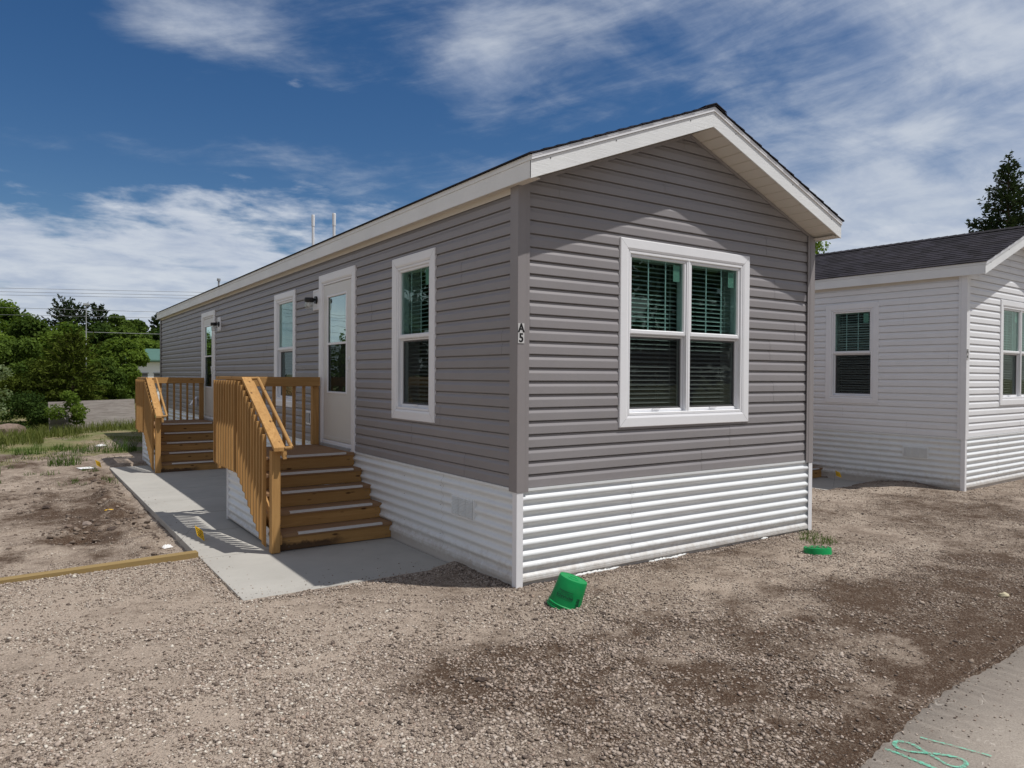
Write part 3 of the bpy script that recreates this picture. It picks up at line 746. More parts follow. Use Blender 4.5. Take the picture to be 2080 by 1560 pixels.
def corrugated(mb, mp, s0, s1, z0, z1, pitch=0.0945, amp=0.0135, off=0.012, sloped=None):
    n = int((z1-z0)/pitch*12)+1; pr = []
    for i in range(n+1):
        z = z0+(z1-z0)*i/n; ph = (z-z1)/pitch*2*math.pi
        w = math.sin(ph); w = math.copysign(abs(w)**0.75, w)
        pr.append((z, off+amp*w))
    cuts_ = [s0+(0.0 if sloped else 1.28)+i_*2.74 for i_ in range(0, int((s1-s0)/2.74)+1) if not sloped and s0+1.28+i_*2.74 < s1-0.3]
    for (a, b) in zip(pr[:-1], pr[1:]):
        sa, sb = s0, s0
        if sloped: sa, sb = sloped(a[0]), sloped(b[0])
        if sa >= s1: continue
        if cuts_:
            e_ = [s0]+cuts_+[s1]
            for i_ in range(len(e_)-1):
                d_ = 0.0016*(i_ % 2)
                mb.quad(mp(e_[i_], a[0], a[1]+d_), mp(e_[i_+1], a[0], a[1]+d_), mp(e_[i_+1], b[0], b[1]+d_), mp(e_[i_], b[0], b[1]+d_))
        else: mb.quad(mp(sa, a[0], a[1]), mp(s1, a[0], a[1]), mp(s1, b[0], b[1]), mp(sb, b[0], b[1]))
def mbox(mb, mp, s0, s1, z0, z1, o0, o1):
    P = [mp(s, z, o) for o in (o0, o1) for (s, z) in ((s0, z0), (s1, z0), (s1, z1), (s0, z1))]
    mb.add(P, [(0,1,2,3),(7,6,5,4),(0,4,5,1),(1,5,6,2),(2,6,7,3),(3,7,4,0)])
def ring(mb, mp, s0, s1, z0, z1, w, o0, o1, wb=None, wt=None):
    """mitred picture-frame, chamfered a little on its outer edge"""
    wb = w if wb is None else wb; wt = w if wt is None else wt
    g = 0.0012; c = 0.006
    S, T = (s0, z0), (s1, z1); I = (s0+w, z0+wb); J = (s1-w, z1-wt)
    def piece(a, b, b2, a2):   # outer a-b, inner b2-a2
        def lerp(p, q, t): return (p[0]+(q[0]-p[0])*t, p[1]+(q[1]-p[1])*t)
        ca, cb = lerp(a, a2, c/w), lerp(b, b2, c/w)
        mid1, mid2 = lerp(a, a2, 0.80), lerp(b, b2, 0.80)
        mb.add([mp(*a, o0), mp(*b, o0), mp(*a, o1-c), mp(*b, o1-c), mp(*ca, o1), mp(*cb, o1), mp(*mid1, o1), mp(*mid2, o1),
                mp(*a2, o1-0.007), mp(*b2, o1-0.007), mp(*a2, o0), mp(*b2, o0)],
               [(0,1,3,2),(2,3,5,4),(4,5,7,6),(6,7,9,8),(8,9,11,10)])
    A, B, C_, D_ = (s0, z0), (s1, z0), (s1, z1), (s0, z1)
    a, b, c2, d = (s0+w, z0+wb), (s1-w, z0+wb), (s1-w, z1-wt), (s0+w, z1-wt)
    piece((A[0]+g, A[1]), (B[0]-g, B[1]), (b[0]-g, b[1]), (a[0]+g, a[1]))
    piece((D_[0]+g, D_[1]), (C_[0]-g, C_[1]), (c2[0]-g, c2[1]), (d[0]+g, d[1]))
    piece((A[0], A[1]+g), (D_[0], D_[1]-g), (d[0], d[1]-g), (a[0], a[1]+g))
    piece((B[0], B[1]+g), (C_[0], C_[1]-g), (c2[0], c2[1]-g), (b[0], b[1]+g))
def blinds(mp, s0, s1, z0, z1, parent, drop=1.0):
    mb = MB(); z = z1-0.06; i = 0
    mbox(mb, mp, s0, s1, z1-0.05, z1, -0.15, -0.10)
    while z > z0+0.01:
        a = R(26+3*math.sin(i*1.7)); c, s = 0.024*math.cos(a), 0.024*math.sin(a)
        ph = 0.001*math.sin(i*2.3)
        mb.quad(mp(s0+.005, z-s+ph, -0.125+c), mp(s1-.005, z-s-ph, -0.125+c), mp(s1-.005, z+s-ph, -0.125-c), mp(s0+.005, z+s+ph, -0.125-c))
        z -= 0.0435; i += 1
    for f in (0.15, 0.85):
        s_m = s0+(s1-s0)*f; mbox(mb, mp, s_m-0.0015, s_m+0.0015, z0+0.01, z1, -0.100, -0.098)
    return mb.build("blind", M_blind, parent)
def window(home, mp, s0, s1, z0, z1, lites, seed=0, casing_o=0.028):
    cw = 0.105
    mb = MB(); ring(mb, mp, s0, s1, z0, z1, cw, 0.0, casing_o)
    win = mb.build("window", M_white, home)
    i0, i1, j0, j1 = s0+cw, s1-cw, z0+cw, z1-cw
    fr = MB(); ring(fr, mp, i0+.001, i1-.001, j0+.001, j1-.001, 0.030, -0.12, 0.019)
    n = lites; mull = 0.055 if n == 2 else 0
    wl_ = (i1-i0-0.06-mull)/n
    xs = [(i0+0.03+k*(wl_+mull), i0+0.03+k*(wl_+mull)+wl_) for k in range(n)]
    if n == 2: mbox(fr, mp, xs[0][1]+0.002, xs[1][0]-0.002, j0+0.03, j1-0.03, -0.12, 0.012)
    if n == 2: mbox(fr, mp, (xs[0][1]+xs[1][0])/2-0.008, (xs[0][1]+xs[1][0])/2+0.008, j0+0.028, j1-0.028, 0.0, 0.016)
    fr.build("frame", M_white, win)
    zm = j0+0.03+(j1-j0-0.06)*0.50
    jb = MB()
    for (a, b, c, d) in ((i0, i0+.012, j0, j1), (i1-.012, i1, j0, j1), (i0, i1, j0, j0+.012), (i0, i1, j1-.012, j1)): mbox(jb, mp, a, b, c, d, -0.26, -0.121)
    jb.build("jamb", M_white, win)
    for k, (a, b) in enumerate(xs):
        sash = MB()
        ring(sash, mp, a, b, zm-0.005, j1-0.03, 0.028, -0.035, 0.004, wb=0.045)
        sash.build("upper_sash", M_white, win)
        sl = MB(); ring(sl, mp, a, b, j0+0.03, zm-0.006, 0.022, -0.055, -0.026, wb=0.030, wt=0.02)
        mbox(sl, mp, (a+b)/2-0.05, (a+b)/2+0.05, j0+0.048, j0+0.062, -0.026, -0.012)
        sl.build("lower_sash", M_white, win)
        sf = MB(); ring(sf, mp, a+0.022, b-0.022, j0+0.06, zm-0.026, 0.016, -0.058, -0.040)
        sf.build("screen_frame", M_dark, win)
        p = MB(); mbox(p, mp, a+0.02, b-0.02, zm+0.03, j1-0.05, -0.024, -0.020); p.build("pane", M_glass, win)
        p = MB(); mbox(p, mp, a+0.03, b-0.03, j0+0.07, zm-0.03, -0.050, -0.046); p.build("pane", M_glass_low, win)
        gm = MB(); ww = b-a
        for f in (0.36, 0.665):
            mbox(gm, mp, a+ww*f-0.0055, a+ww*f+0.0055, zm+0.03, j1-0.05, -0.034, -0.027)
        gm.build("grille", M_white, win)
        stk = MB(); near = b-0.028 if mp(1, 0, 0)[0] > mp(0, 0, 0)[0] else a+0.028
        sgn = -1 if near == b-0.028 else 1
        a_, b_ = sorted((near+sgn*0.035, near+sgn*0.125)); mbox(stk, mp, a_, b_, j1-0.24, j1-0.08, -0.0265, -0.0255)
        stk.build("sticker", M_sticker, win)
        blinds(mp, a-0.02, b+0.0, j0+0.02, j1-0.01, win)
    return win
def door(home, mp, s0, s1, z0, z1, lamp_side=1):
    cw = 0.115
    mb = MB(); ring(mb, mp, s0, s1, z0, z1, cw, 0.0, 0.030, wb=0.02)
    d = mb.build("door", M_white, home)
    i0, i1 = s0+cw, s1-cw
    f = MB(); ring(f, mp, i0+.001, i1-.001, z0+0.02, z1-cw-.001, 0.028, -0.10, 0.018, wb=0.06)
    f.build("frame", M_white, d)
    a, b, zb, zt = i0+0.032, i1-0.032, z0+0.085, z1-cw-0.035
    w0, w1 = a+0.15, b-0.14; g0, g1 = zb+0.62, zt-0.14
    leaf = MB()
    mbox(leaf, mp, a, b, zb, g0, -0.03, 0.008); mbox(leaf, mp, a, b, g1, zt, -0.03, 0.008)
    mbox(leaf, mp, a, w0, g0, g1, -0.03, 0.008); mbox(leaf, mp, w1, b, g0, g1, -0.03, 0.008)
    mbox(leaf, mp, a+0.01, b-0.01, zb+0.01, zb+0.05, 0.008, 0.014)
    leaf.build("leaf", M_door, d, bevel=0.0)
    gf = MB(); ring(gf, mp, w0, w1, g0, g1, 0.030, 0.002, 0.016)
    gm = g0+(g1-g0)*0.505; mbox(gf, mp, w0+0.025, w1-0.025, gm-0.014, gm+0.014, 0.0, 0.014); gf.build("glass_frame", M_white, d)
    p = MB(); mbox(p, mp, w0+.02, w1-.02, gm+0.01, g1-0.02, -0.008, -0.004); p.build("pane", M_glass_door, d)
    p = MB(); mbox(p, mp, w0+.02, w1-.02, g0+0.02, gm-0.01, -0.012, -0.008); p.build("pane", M_glass_low, d)
    sd = MB(); mbox(sd, mp, a, b, zb, zt, -0.10, -0.07); sd.build("inner_door", M_door_in, d)
    hd = MB(); hs_ = a+0.065; zc = z0+1.10
    hd.tube(mp(hs_, zc-0.09, 0.035), mp(hs_, zc+0.07, 0.045), 0.010, 0.012, 8); hd.tube(mp(hs_, zc+0.05, 0.005), mp(hs_, zc+0.05, 0.045), 0.012, 0.012, 8)
    hd.tube(mp(hs_, zc-0.08, 0.005), mp(hs_, zc-0.08, 0.038), 0.009, 0.009, 8); mbox(hd, mp, hs_-0.02, hs_+0.02, zc+0.0, zc+0.09, 0.008, 0.014)
    hd.build("handle", M_pvc, d, smooth=False)
    th = MB(); mbox(th, mp, i0+.002, i1-.002, z0-0.002, z0+0.035, 0.0, 0.05); th.build("threshold", M_galv, d)
    return d
M_glass_door = glass_mat("storm_door_glass", (0.75, 0.80, 0.80), 0.0, 3.2)
M_door_in = paint("inner_door_panel", (0.045, 0.05, 0.055), 0.4, 0.05, 0.0)
def wall_lamp(home, mp, s, z):
    mb = MB(); ring(mb, mp, s-0.12, s+0.12, z-0.14, z+0.14, 0.03, 0.0, 0.03); mbox(mb, mp, s-0.095, s+0.095, z-0.115, z+0.115, 0.015, 0.022)
    blk = mb.build("wall_lamp", M_white, home)
    a = MB(); a.tube(mp(s, z+0.0, 0.02), mp(s, z+0.0, 0.045), 0.055, 0.05, 18); a.tube(mp(s, z, 0.04), mp(s, z+0.01, 0.085), 0.013, 0.013, 10)
    c = Vector(mp(s, z, 0.125)); a.lathe([(0.010, 0.03), (0.060, 0.025), (0.064, 0.0), (0.060, -0.035)], c, 20, cap_bot=True); a.build("arm", M_black, blk)
    j = MB(); j.lathe([(0.052, -0.03), (0.056, -0.08), (0.050, -0.125), (0.030, -0.145), (0.004, -0.148)], c, 20); j.build("glass_jar", M_jar, blk, smooth=True)
    bl = MB(); bl.lathe([(0.004, -0.10), (0.022, -0.085), (0.024, -0.065), (0.012, -0.035)], c, 12); bl.build("bulb", M_white, blk, smooth=True)
def skirt_vent(home, mp, s0, s1, z0, z1):
    mb = MB(); mbox(mb, mp, s0, s1, z0, z1, 0.0, 0.034)
    n = 12; h = (z1-z0-0.03)/n
    for c in range(3):
        a = s0+0.012+(s1-s0-0.018)*c/3; b = a+(s1-s0-0.018)/3-0.012
        for i in range(n):
            z = z0+0.015+i*h
            mb.quad(mp(a, z, 0.0345), mp(b, z, 0.0345), mp(b, z+h*0.75, 0.044), mp(a, z+h*0.75, 0.044))
            mb.quad(mp(a, z+h*0.75, 0.044), mp(b, z+h*0.75, 0.044), mp(b, z+h*0.78, 0.0345), mp(a, z+h*0.78, 0.0345))
    mb.build("foundation_vent", M_metal, home)
def number_plate(home, chars, h=0.165, w=0.062, x=-0.003, y=-0.038, zc=2.11):
    mb = MB(); mb.box(x-w/2, x+w/2, y-0.003, y, zc-h/2, zc+h/2); pl = mb.build("number_plate", M_plate, home)
    tx = MB()
    for i, ch in enumerate(chars):
        vs, fs = text_mesh(ch, 0.098); z = zc+(0.5-i)*h*0.49
        tx.add([(x+a*0.92, y-0.0042, z+b*1.05) for a, b, c in vs], fs)
        for k in (1, -1): tx.add([(x+a*0.92+k*0.0022, y-0.0044-0.0001*k, z+b*1.05) for a, b, c in vs], fs)
    tx.build("numerals", M_ink, pl)

def make_home(loc, rz, sid, trim, label, gable_win, side_wins, doors, vents, chars, detail=True):
    H = empty("manufactured_home", loc, rz)
    tag(H, label, "house")
    left = lambda s, z, o: (-o, s, z)
    gab = lambda s, z, o: (s, -o, z)
    rgt = lambda s, z, o: (W+o, s, z)
    bak = lambda s, z, o: (s, L+o, z)
    c = 0.095
    ops = [(a+c, b-c, d+c, e-c) for (a, b, d, e) in side_wins]+[(a+c, b-c, d, e-c) for (a, b, d, e) in doors]
    mb = MB(); siding(mb, left, lambda z: 0.0, lambda z: L, HS, WT, ops, 3)
    siding(mb, rgt, lambda z: 0.0, lambda z: L, HS, WT, [], 4)
    gops = [(a+c, b-c, d+c, e-c) for (a, b, d, e) in gable_win]
    def gl(z): return 0.0 if z < 3.345 else min(W/2, (z-3.345)/SLOPE)
    siding(mb, gab, gl, lambda z: W-gl(z), HS, 3.345+SLOPE*W/2, gops, 5)
    siding(mb, bak, gl, lambda z: W-gl(z), HS, 3.345+SLOPE*W/2, [], 6)
    mb.build("siding", sid, H)
    fl = MB(); fl.box(0.03, W-0.03, 0.03, L-0.03, 0.76, 0.80); fl.box(0.02, W-0.02, 3.2, 3.24, 0.80, 3.3); fl.box(1.9, 1.95, 0.3, L-0.1, 0.80, 3.3)
    fl.build("interior_floor", M_floor, H)
    # skirting
    for mp_, s0, s1 in ((left, 0.0, L), (gab, 0.0, W), (rgt, 0.0, L), (bak, 0.0, W)):
        sk = MB(); corrugated(sk, mp_, s0, s1, 0.045, HS-0.02)
        mbox(sk, mp_, s0+.03, s1-.03, -0.25, 0.045, -0.01, 0.010)
        mbox(sk, mp_, s0+.03, s1-.03, 0.030, 0.052, 0.010, 0.030)
        mbox(sk, mp_, s0+.03, s1-.03, HS-0.024, HS-0.003, 0.0, 0.022)
        sko = sk.build("skirting", M_metal, H)
        if mp_ in (gab, left):
            for sx_ in ((1.30, 1.32, 3.2) if mp_ is gab else (1.30, 2.1)):
                for kz in (1, 3, 6):
                    q_ = MB(); z_ = HS-0.02-(kz+0.22)*0.0945; q_.tube(mp_(sx_, z_, 0.018), mp_(sx_, z_, 0.0265), 0.004, n=6); q_.build("screw", M_galv, sko)
    for sx in (0, 1):
        fx_ = (lambda a: a) if sx == 0 else (lambda a: W-a)
        st_ = MB(); z0_, z1_ = -0.22, HS-0.03
        P = [(fx_(-0.032), -0.032), (fx_(0.034), -0.032), (fx_(0.034), -0.028), (fx_(-0.028), -0.028), (fx_(-0.028), 0.032), (fx_(-0.032), 0.032)]
        st_.prism(P, 2, z0_, z1_); st_.build("skirting_corner", M_white, H)
    # corner posts of the siding, each an angle with raised lips
    for sx in (0, 1):
        for sy in (0, 1):
            X0 = (lambda a: -a) if sx == 0 else (lambda a: W+a)
            Y0 = (lambda a: -a) if sy == 0 else (lambda a: L+a)
            zt = 3.36; zb = HS-0.028
            def bx(m_, a0, a1, b0, b1):
                xs_ = sorted((X0(a0), X0(a1))); ys_ = sorted((Y0(b0), Y0(b1))); m_.box(*xs_, *ys_, zb, zt)
            pm = MB(); bx(pm, 0.0345, 0.0365, -0.048, 0.0365); bx(pm, -0.048, 0.0340, 0.0345, 0.0365)
            bx(pm, 0.0, 0.0345, -0.062, -0.050); bx(pm, -0.062, -0.050, 0.0, 0.0345)
            bx(pm, 0.024, 0.0335, -0.085, -0.063); bx(pm, -0.085, -0.063, 0.024, 0.0335)
            pm.build("corner_post", trim, H)
    # roof: deck, shingle courses, fascia, rake, soffit
    rd = MB()
    y0, y1 = -OV, L+OV*0.4
    for side in (0, 1):
        f = (lambda x: x) if side == 0 else (lambda x: W-x)
        n = 16; ex = (W/2+EV)/n
        for i in range(n+1):
            xa, xb = -EV-0.012+i*ex-0.012, -EV+(i+1)*ex
            xb = min(xb, W/2)
            if xa > W/2-0.02: continue
            jag = 0.004*(i % 2)
            za, zb = z_roof(xa)+0.026, z_roof(xb)+0.015
            rd.quad((f(xa), y0-0.022-jag, za), (f(xa), y1+0.02, za), (f(xb), y1+0.02, zb), (f(xb), y0-0.022-jag, zb))
            rd.quad((f(xa), y0-0.022-jag, za-0.014), (f(xa), y1+0.02, za-0.014), (f(xa), y1+0.02, za), (f(xa), y0-0.022-jag, za))
            rd.quad((f(xa), y0-0.022-jag, za-0.014), (f(xa), y0-0.022-jag, za), (f(xb), y0-0.022-jag, zb), (f(xb), y0-0.022-jag, zb-0.006))
    # ridge caps
    k = 0
    yy = y0-0.03
    while yy < y1:
        k += 1; za = z_roof(W/2)+0.030; e = 0.15
        for sg in (1, -1):
            rd.quad((W/2, yy, za+0.008), (W/2+sg*e, yy, za-e*SLOPE+0.008), (W/2+sg*e, yy+0.16, za-e*SLOPE), (W/2, yy+0.16, za))
            rd.quad((W/2, yy, za-0.004), (W/2+sg*e, yy, za-e*SLOPE-0.004), (W/2+sg*e, yy, za-e*SLOPE+0.008), (W/2, yy, za+0.008))
        yy += 0.145
    rf_ = rd.build("roof", M_shingle, H)
    dk = MB()
    for side in (0, 1):
        f = (lambda x: x) if side == 0 else (lambda x: W-x)
        dk.quad((f(-EV+.01), y0+.012, z_roof(-EV+.01)-0.004), (f(-EV+.01), y1-.012, z_roof(-EV+.01)-0.004), (W/2, y1-.012, z_roof(W/2)-0.004), (W/2, y0+.012, z_roof(W/2)-0.004))
    dk.build("roof_deck", M_soffit, H)
    # eave fascia boards (left and right)
    for side in (0, 1):
        f = (lambda x: x) if side == 0 else (lambda x: W-x)
        fm = MB(); za = z_roof(-EV)
        fx = sorted((f(-EV), f(-EV+0.012))); fm.box(*fx, y0+0.004, y1, za-0.176, za-0.040)
        fx = sorted((f(-EV-0.006), f(-EV+0.010))); fm.box(*fx, y0+0.002, y1, za-0.038, za+0.004)
        fm.build("fascia", M_fascia, H)
        sm = MB(); fx = sorted((f(-EV+0.014), f(0.004))); sm.box(*fx, y0+0.03, y1-.02, za-0.166, za-0.158)
        y = y0+0.1
        while y < y1-0.1:
            fx = sorted((f(-EV+0.025), f(-0.02))); sm.box(*fx, y, y+0.006, za-0.170, za-0.1655); y += 0.3
        fx = sorted((f(-0.021), f(-0.0185))); sm.box(*fx, 0.05, y1-.05, za-0.215, za-0.162)
        sm.build("eave_soffit", M_soffit, H)
    # rake fascia and soffit, front and back
    for end in (0, 1):
        ysgn = (lambda a: y0+a) if end == 0 else (lambda a: y1-a)
        ysoff = (y0+0.013, -0.002) if end == 0 else (L+0.002, y1-0.013)
        for side in (0, 1):
            f = (lambda x: x) if side == 0 else (lambda x: W-x)
            xa = -EV
            def slab(m_, top, bot, a, b, xa=xa, xb=W/2-0.0005):
                ya, yb = sorted((ysgn(a), ysgn(b)))
                P = [(f(xa), z_roof(xa)+bot), (f(xb), z_roof(xb)+bot), (f(xb), z_roof(xb)+top), (f(xa), z_roof(xa)+top)]
                m_.prism(P, 1, ya, yb)
            fm = MB(); slab(fm, -0.040, -0.182, 0.0, 0.012); fm.build("rake_fascia", M_fascia, H)
            fm = MB(); slab(fm, 0.004, -0.037, -0.012, 0.010); slab(fm, -0.010, -0.0145, -0.015, -0.0125); fm.build("drip_edge", M_white, H)
            if end == 0:
                for t in (0.09, 0.42, 0.85):
                    x = xa+(W/2-xa)*t; sc_ = MB()
                    sc_.tube((f(x), y0-0.0035, z_roof(x)-0.065), (f(x), y0+0.002, z_roof(x)-0.065), 0.0055, n=8)
                    sc_.build("screw", M_dark, H)
            sm = MB(); n = 15; wdt = (W/2-xa-0.02)/n
            for i in range(n):
                a, b = xa+0.014+i*wdt, xa+0.014+(i+1)*wdt-0.014
                ss = lambda x: z_roof(x)-0.172
                sm.quad((f(a), ysoff[0], ss(a)), (f(b), ysoff[0], ss(b)), (f(b), ysoff[1], ss(b)), (f(a), ysoff[1], ss(a)))
                a2 = b+0.014
                sm.quad((f(b), ysoff[0], ss(b)), (f(b+.002), ysoff[0], ss(b)+0.014), (f(b+.002), ysoff[1], ss(b)+0.014), (f(b), ysoff[1], ss(b)))
                sm.quad((f(b+.002), ysoff[0], ss(b)+0.014), (f(a2), ysoff[0], ss(a2)), (f(a2), ysoff[1], ss(a2)), (f(b+.002), ysoff[1], ss(b)+0.014))
            sm.build("rake_soffit", M_soffit, H)
            # J-trim where siding meets the soffit
            jm = MB(); ya, yb = ((-0.026, -0.004) if end == 0 else (L+0.004, L+0.026))
            P = [(f(0.0), z_roof(0)-0.205), (f(W/2), z_roof(W/2)-0.205), (f(W/2), z_roof(W/2)-0.176), (f(0.0), z_roof(0)-0.176)]
            jm.prism(P, 1, ya, yb); jm.build("gable_trim", trim, H)
    for (a, b, d, e) in gable_win: window(H, gab, a, b, d, e, 2)
    for (a, b, d, e) in side_wins: window(H, left, a, b, d, e, 1)
    for (a, b, d, e) in doors: door(H, left, a, b, d, e)
    for (s, z) in detail if isinstance(detail, list) else []: wall_lamp(H, left, s, z)
    for v in vents: skirt_vent(H, left, *v)
    number_plate(H, chars)
    return H

homeA = make_home((0, 0, 0), 0, M_siding, M_trimgrey,
    "grey lap-sided manufactured home in the centre with two timber stoops and number A5", [(1.112, 2.953, 1.285, 3.033)],
    [(1.437, 2.431, 1.280, 3.030), (5.835, 6.900, 1.254, 3.030)], [(3.500, 4.789, 0.800, 3.106), (11.19, 12.51, 0.745, 3.106)],
    [(0.655, 1.064, 0.430, 0.630)], ("A", "5"), [(4.90, 2.79), (10.79, 2.78)])
# extras on the grey home
L_ = lambda s, z, o: (-o, s, z)
mb = MB(); ring(mb, L_, 5.10, 5.31, 1.04, 1.24, 0.035, 0.0, 0.03); ob = mb.build("outlet_box", M_white, homeA)
mb = MB(); mbox(mb, L_, 5.135, 5.275, 1.075, 1.205, 0.0, 0.04); mb.build("outlet_cover", M_galv, ob)
mb = MB(); mb.prism([(-0.02, 1.04), (-0.02, 1.22), (-0.10, 1.15), (-0.16, 1.04)], 1, 12.98, 13.13); mb.build("dryer_vent", M_white, homeA)
for (y, x, zt) in ((7.30, 0.75, 4.50), (6.30, 0.75, 4.345)):
    mb = MB(); zb = z_roof(x)-0.02; mb.tube((x, y, zb), (x, y, zt-0.18), 0.0235, n=14)
    mb.lathe([(0.028, -0.20), (0.029, -0.02), (0.026, 0.0)], (x, y, zt), 14, cap_top=True); pp = mb.build("vent_pipe", M_pvc, homeA, smooth=False)
    mb = MB(); mb.lathe([(0.13, -0.045), (0.07, 0.01), (0.034, 0.08)], (x, y, zb+0.03), 14); mb.build("pipe_boot", M_black, pp)
mb = MB(); mb.tube((0.75, 14.38, 3.80), (0.75, 14.38, 4.12), 0.022, n=10); mb.tube((0.75, 14.38, 4.10), (0.75, 14.38, 4.16), 0.045, n=10); mb.build("vent_pipe", M_galv, homeA)
# foam and sealant squeezed out under the skirting
def bead(x0, x1, seed):
    rr = random.Random(seed); n = int((x1-x0)/0.018); m = 8; vs = []
    for i in range(n+1):
        x = x0+(x1-x0)*i/n; r = (0.006+0.012*rr.random())*math.sin(math.pi*min(max(i/n, 0.03), 0.97))**0.3; yy = -0.020-0.010*rr.random(); zz = zg_(x, -0.03)+0.006
        for k in range(m):
            t = 2*math.pi*k/m; vs.append((x, yy+r*1.3*math.cos(t), zz+r*math.sin(t)))
    fs = [(i*m+k, i*m+(k+1) % m, (i+1)*m+(k+1) % m, (i+1)*m+k) for i in range(n) for k in range(m)]
    MB().add(vs, fs).build("sealant_foam", M_foam, homeA, smooth=True)
zg_ = lambda x, y: float(ground_z(x, y))
for i, (a, b) in enumerate(((0.50, 1.12), (1.50, 2.02), (3.18, 3.30))): bead(a, b, i)

homeB = make_home((8.717, 0.40, 0.021), 0.0418, M_sidingw, M_sidingw,
    "white lap-sided manufactured home at the right with dark roof and number A4", [(1.31, 3.15, 1.29, 3.048)],
    [(1.334, 2.285, 1.290, 3.035), (5.70, 6.75, 1.27, 3.03)], [(3.40, 4.69, 0.80, 3.106), (11.1, 12.4, 0.80, 3.106)],
    [(0.515, 0.91, 0.430, 0.620)], ("A", "4"), [(4.80, 2.79)])

# ------------------------------------------------------------------ timber stoops
def make_stoop(org, label):
    E0 = empty("entry_stairs", org); tag(E0, label, "stairs", "timber entry stairs under the doors")
    # mesh coordinates below are those of the nearest stoop of the grey home
    B = (0.0, 2.45, -0.05)
    bld = lambda mb, n, m, bev=0.003, par=None: mb.build(n, m, par or E0, off=B, bevel=bev)
    xo, xi = -1.24, -0.012
    mb = MB(); y = 3.515
    while y < 4.75: mb.box(xo, xi, y, min(y+0.137, 4.77), 0.765, 0.800); y += 0.1405
    bld(mb, "deck_boards", W_deck)
    tops = [0.124, 0.295, 0.464, 0.632]; fr = [2.44, 2.72, 3.00, 3.28]
    M_strip = M_strip_
    def strip(par, y, z):
        s = MB(); s.box(-1.06, -0.125, y-0.004, y+0.034, z+0.0005, z+0.0045); s.box(-1.06, -0.125, y-0.0045, y-0.0005, z-0.018, z+0.0045)
        bld(s, "nosing_strip", M_strip, 0, par)
    d_ = None
    for i, (z, y) in enumerate(zip(tops, fr)):
        t = MB(); t.box(xo, xi+0.006, y, y+0.140, z-0.036, z); t.box(xo, xi+0.006, y+0.144, y+0.300, z-0.036, z)
        tr = bld(t, "tread", W_deck); strip(tr, y, z)
    zb = -0.05; ys = fr+[3.515]; tz = tops+[0.80]
    for i, y in enumerate(ys):
        r = MB(); r.box(xo+0.003, xi, y+0.022, y+0.058, zb+0.001, tz[i]-0.037 if i < 4 else 0.764)
        ro = bld(r, "riser", W_mud if i == 0 else W_x)
        nl = MB()
        for xx in (xi-0.06, xo+0.09):
            for dz in (0.035, 0.10): nl.tube((xx, y+0.018, zb+dz), (xx, y+0.026, zb+dz), 0.0045, n=6)
        bld(nl, "nail_heads", M_dark, 0, ro)
        zb = tz[i]
    nz = MB(); nz.box(-1.06, -0.125, 3.510, 3.549, 0.8005, 0.8045); nz.box(-1.06, -0.125, 3.5105, 3.5145, 0.782, 0.8045); bld(nz, "nosing_strip", M_strip, 0)
    # stringers
    for x0 in (-0.16, -1.235):
        P = [(2.50, -0.05), (2.50, 0.087), (2.781, 0.087), (2.781, 0.258), (3.061, 0.258), (3.061, 0.427), (3.341, 0.427), (3.341, 0.595), (3.576, 0.595), (3.576, 0.764), (4.70, 0.764), (4.70, 0.58), (3.70, 0.58), (2.70, -0.05)]
        s = MB(); s.prism(P, 0, x0, x0+0.036); bld(s, "stringer", W_y, 0)
    bk = MB(); bk.box(-1.235, xi, 4.705, 4.74, 0.60, 0.762); bld(bk, "rim_joist", W_x)
    # posts
    px0, px1 = -1.345, -1.257
    for (x0, x1, y0, y1, z0, z1) in ((px0, px1, 2.395, 2.484, -0.05, 0.985), (px0, px1, 3.555, 3.644, 0.50, 1.66), (px0, px1, 4.72, 4.809, 0.56, 1.66), (-0.135, -0.046, 4.715, 4.80, 0.801, 1.60)):
        p = MB(); p.box(x0, x1, y0, y1, z0, z1); bld(p, "post", W_z, 0.004)
    k = (1.725-1.030)/(3.56-2.30)
    zc = lambda y: 1.725-(3.56-y)*k if y < 3.56 else 1.725
    c = MB(); c.box(-1.352, -1.250, 3.562, 4.86, 1.689, 1.725); bld(c, "cap_rail", W_y, 0.004)
    c = MB(); c.prism([(2.295, zc(2.295)-0.040), (3.56, 1.685), (3.56, 1.725), (2.295, zc(2.295))], 0, -1.352, -1.250); bld(c, "cap_rail", W_y, 0.004)
    c = MB(); c.prism([(2.315, zc(2.315)-0.135), (3.60, zc(3.6)-0.135), (3.60, 1.687), (3.55, 1.680), (2.315, zc(2.315)-0.043)], 0, -1.256, -1.218); bld(c, "side_rail", W_y, 0.003)
    c = MB(); c.box(-1.256, -1.218, 3.605, 4.74, 1.595, 1.687); bld(c, "side_rail", W_y, 0.003)
    # back rail
    c = MB(); c.box(-1.216, -0.045, 4.675, 4.712, 1.597, 1.722); bld(c, "back_rail", W_x, 0.004)
    c = MB(); c.box(-1.216, -0.137, 4.675, 4.712, 0.802, 0.84)
    x = -0.252
    while x > -1.2:
        b_ = MB(); b_.box(x-0.019, x+0.019, 4.715, 4.753, 0.66, 1.66); bld(b_, "baluster", W_z, 0.002); x -= 0.1325
    # outside balusters with slanted ends
    def bal(y, zb_, zt_):
        b_ = MB(); P = [(-1.386, zb_+0.042), (-1.348, zb_), (-1.348, zt_), (-1.386, zt_-0.004)]
        b_.prism(P, 1, y-0.019, y+0.019); bld(b_, "baluster", W_z, 0.002)
    y = 4.82
    while y > 3.66: bal(y, 0.60, 1.683); y -= 0.130
    y = 3.60; j = 0
    while y > 2.50:
        bal(y, max(-0.02, 0.55-(3.6-y)*0.60), zc(y)-0.048); y -= 0.112; j += 1
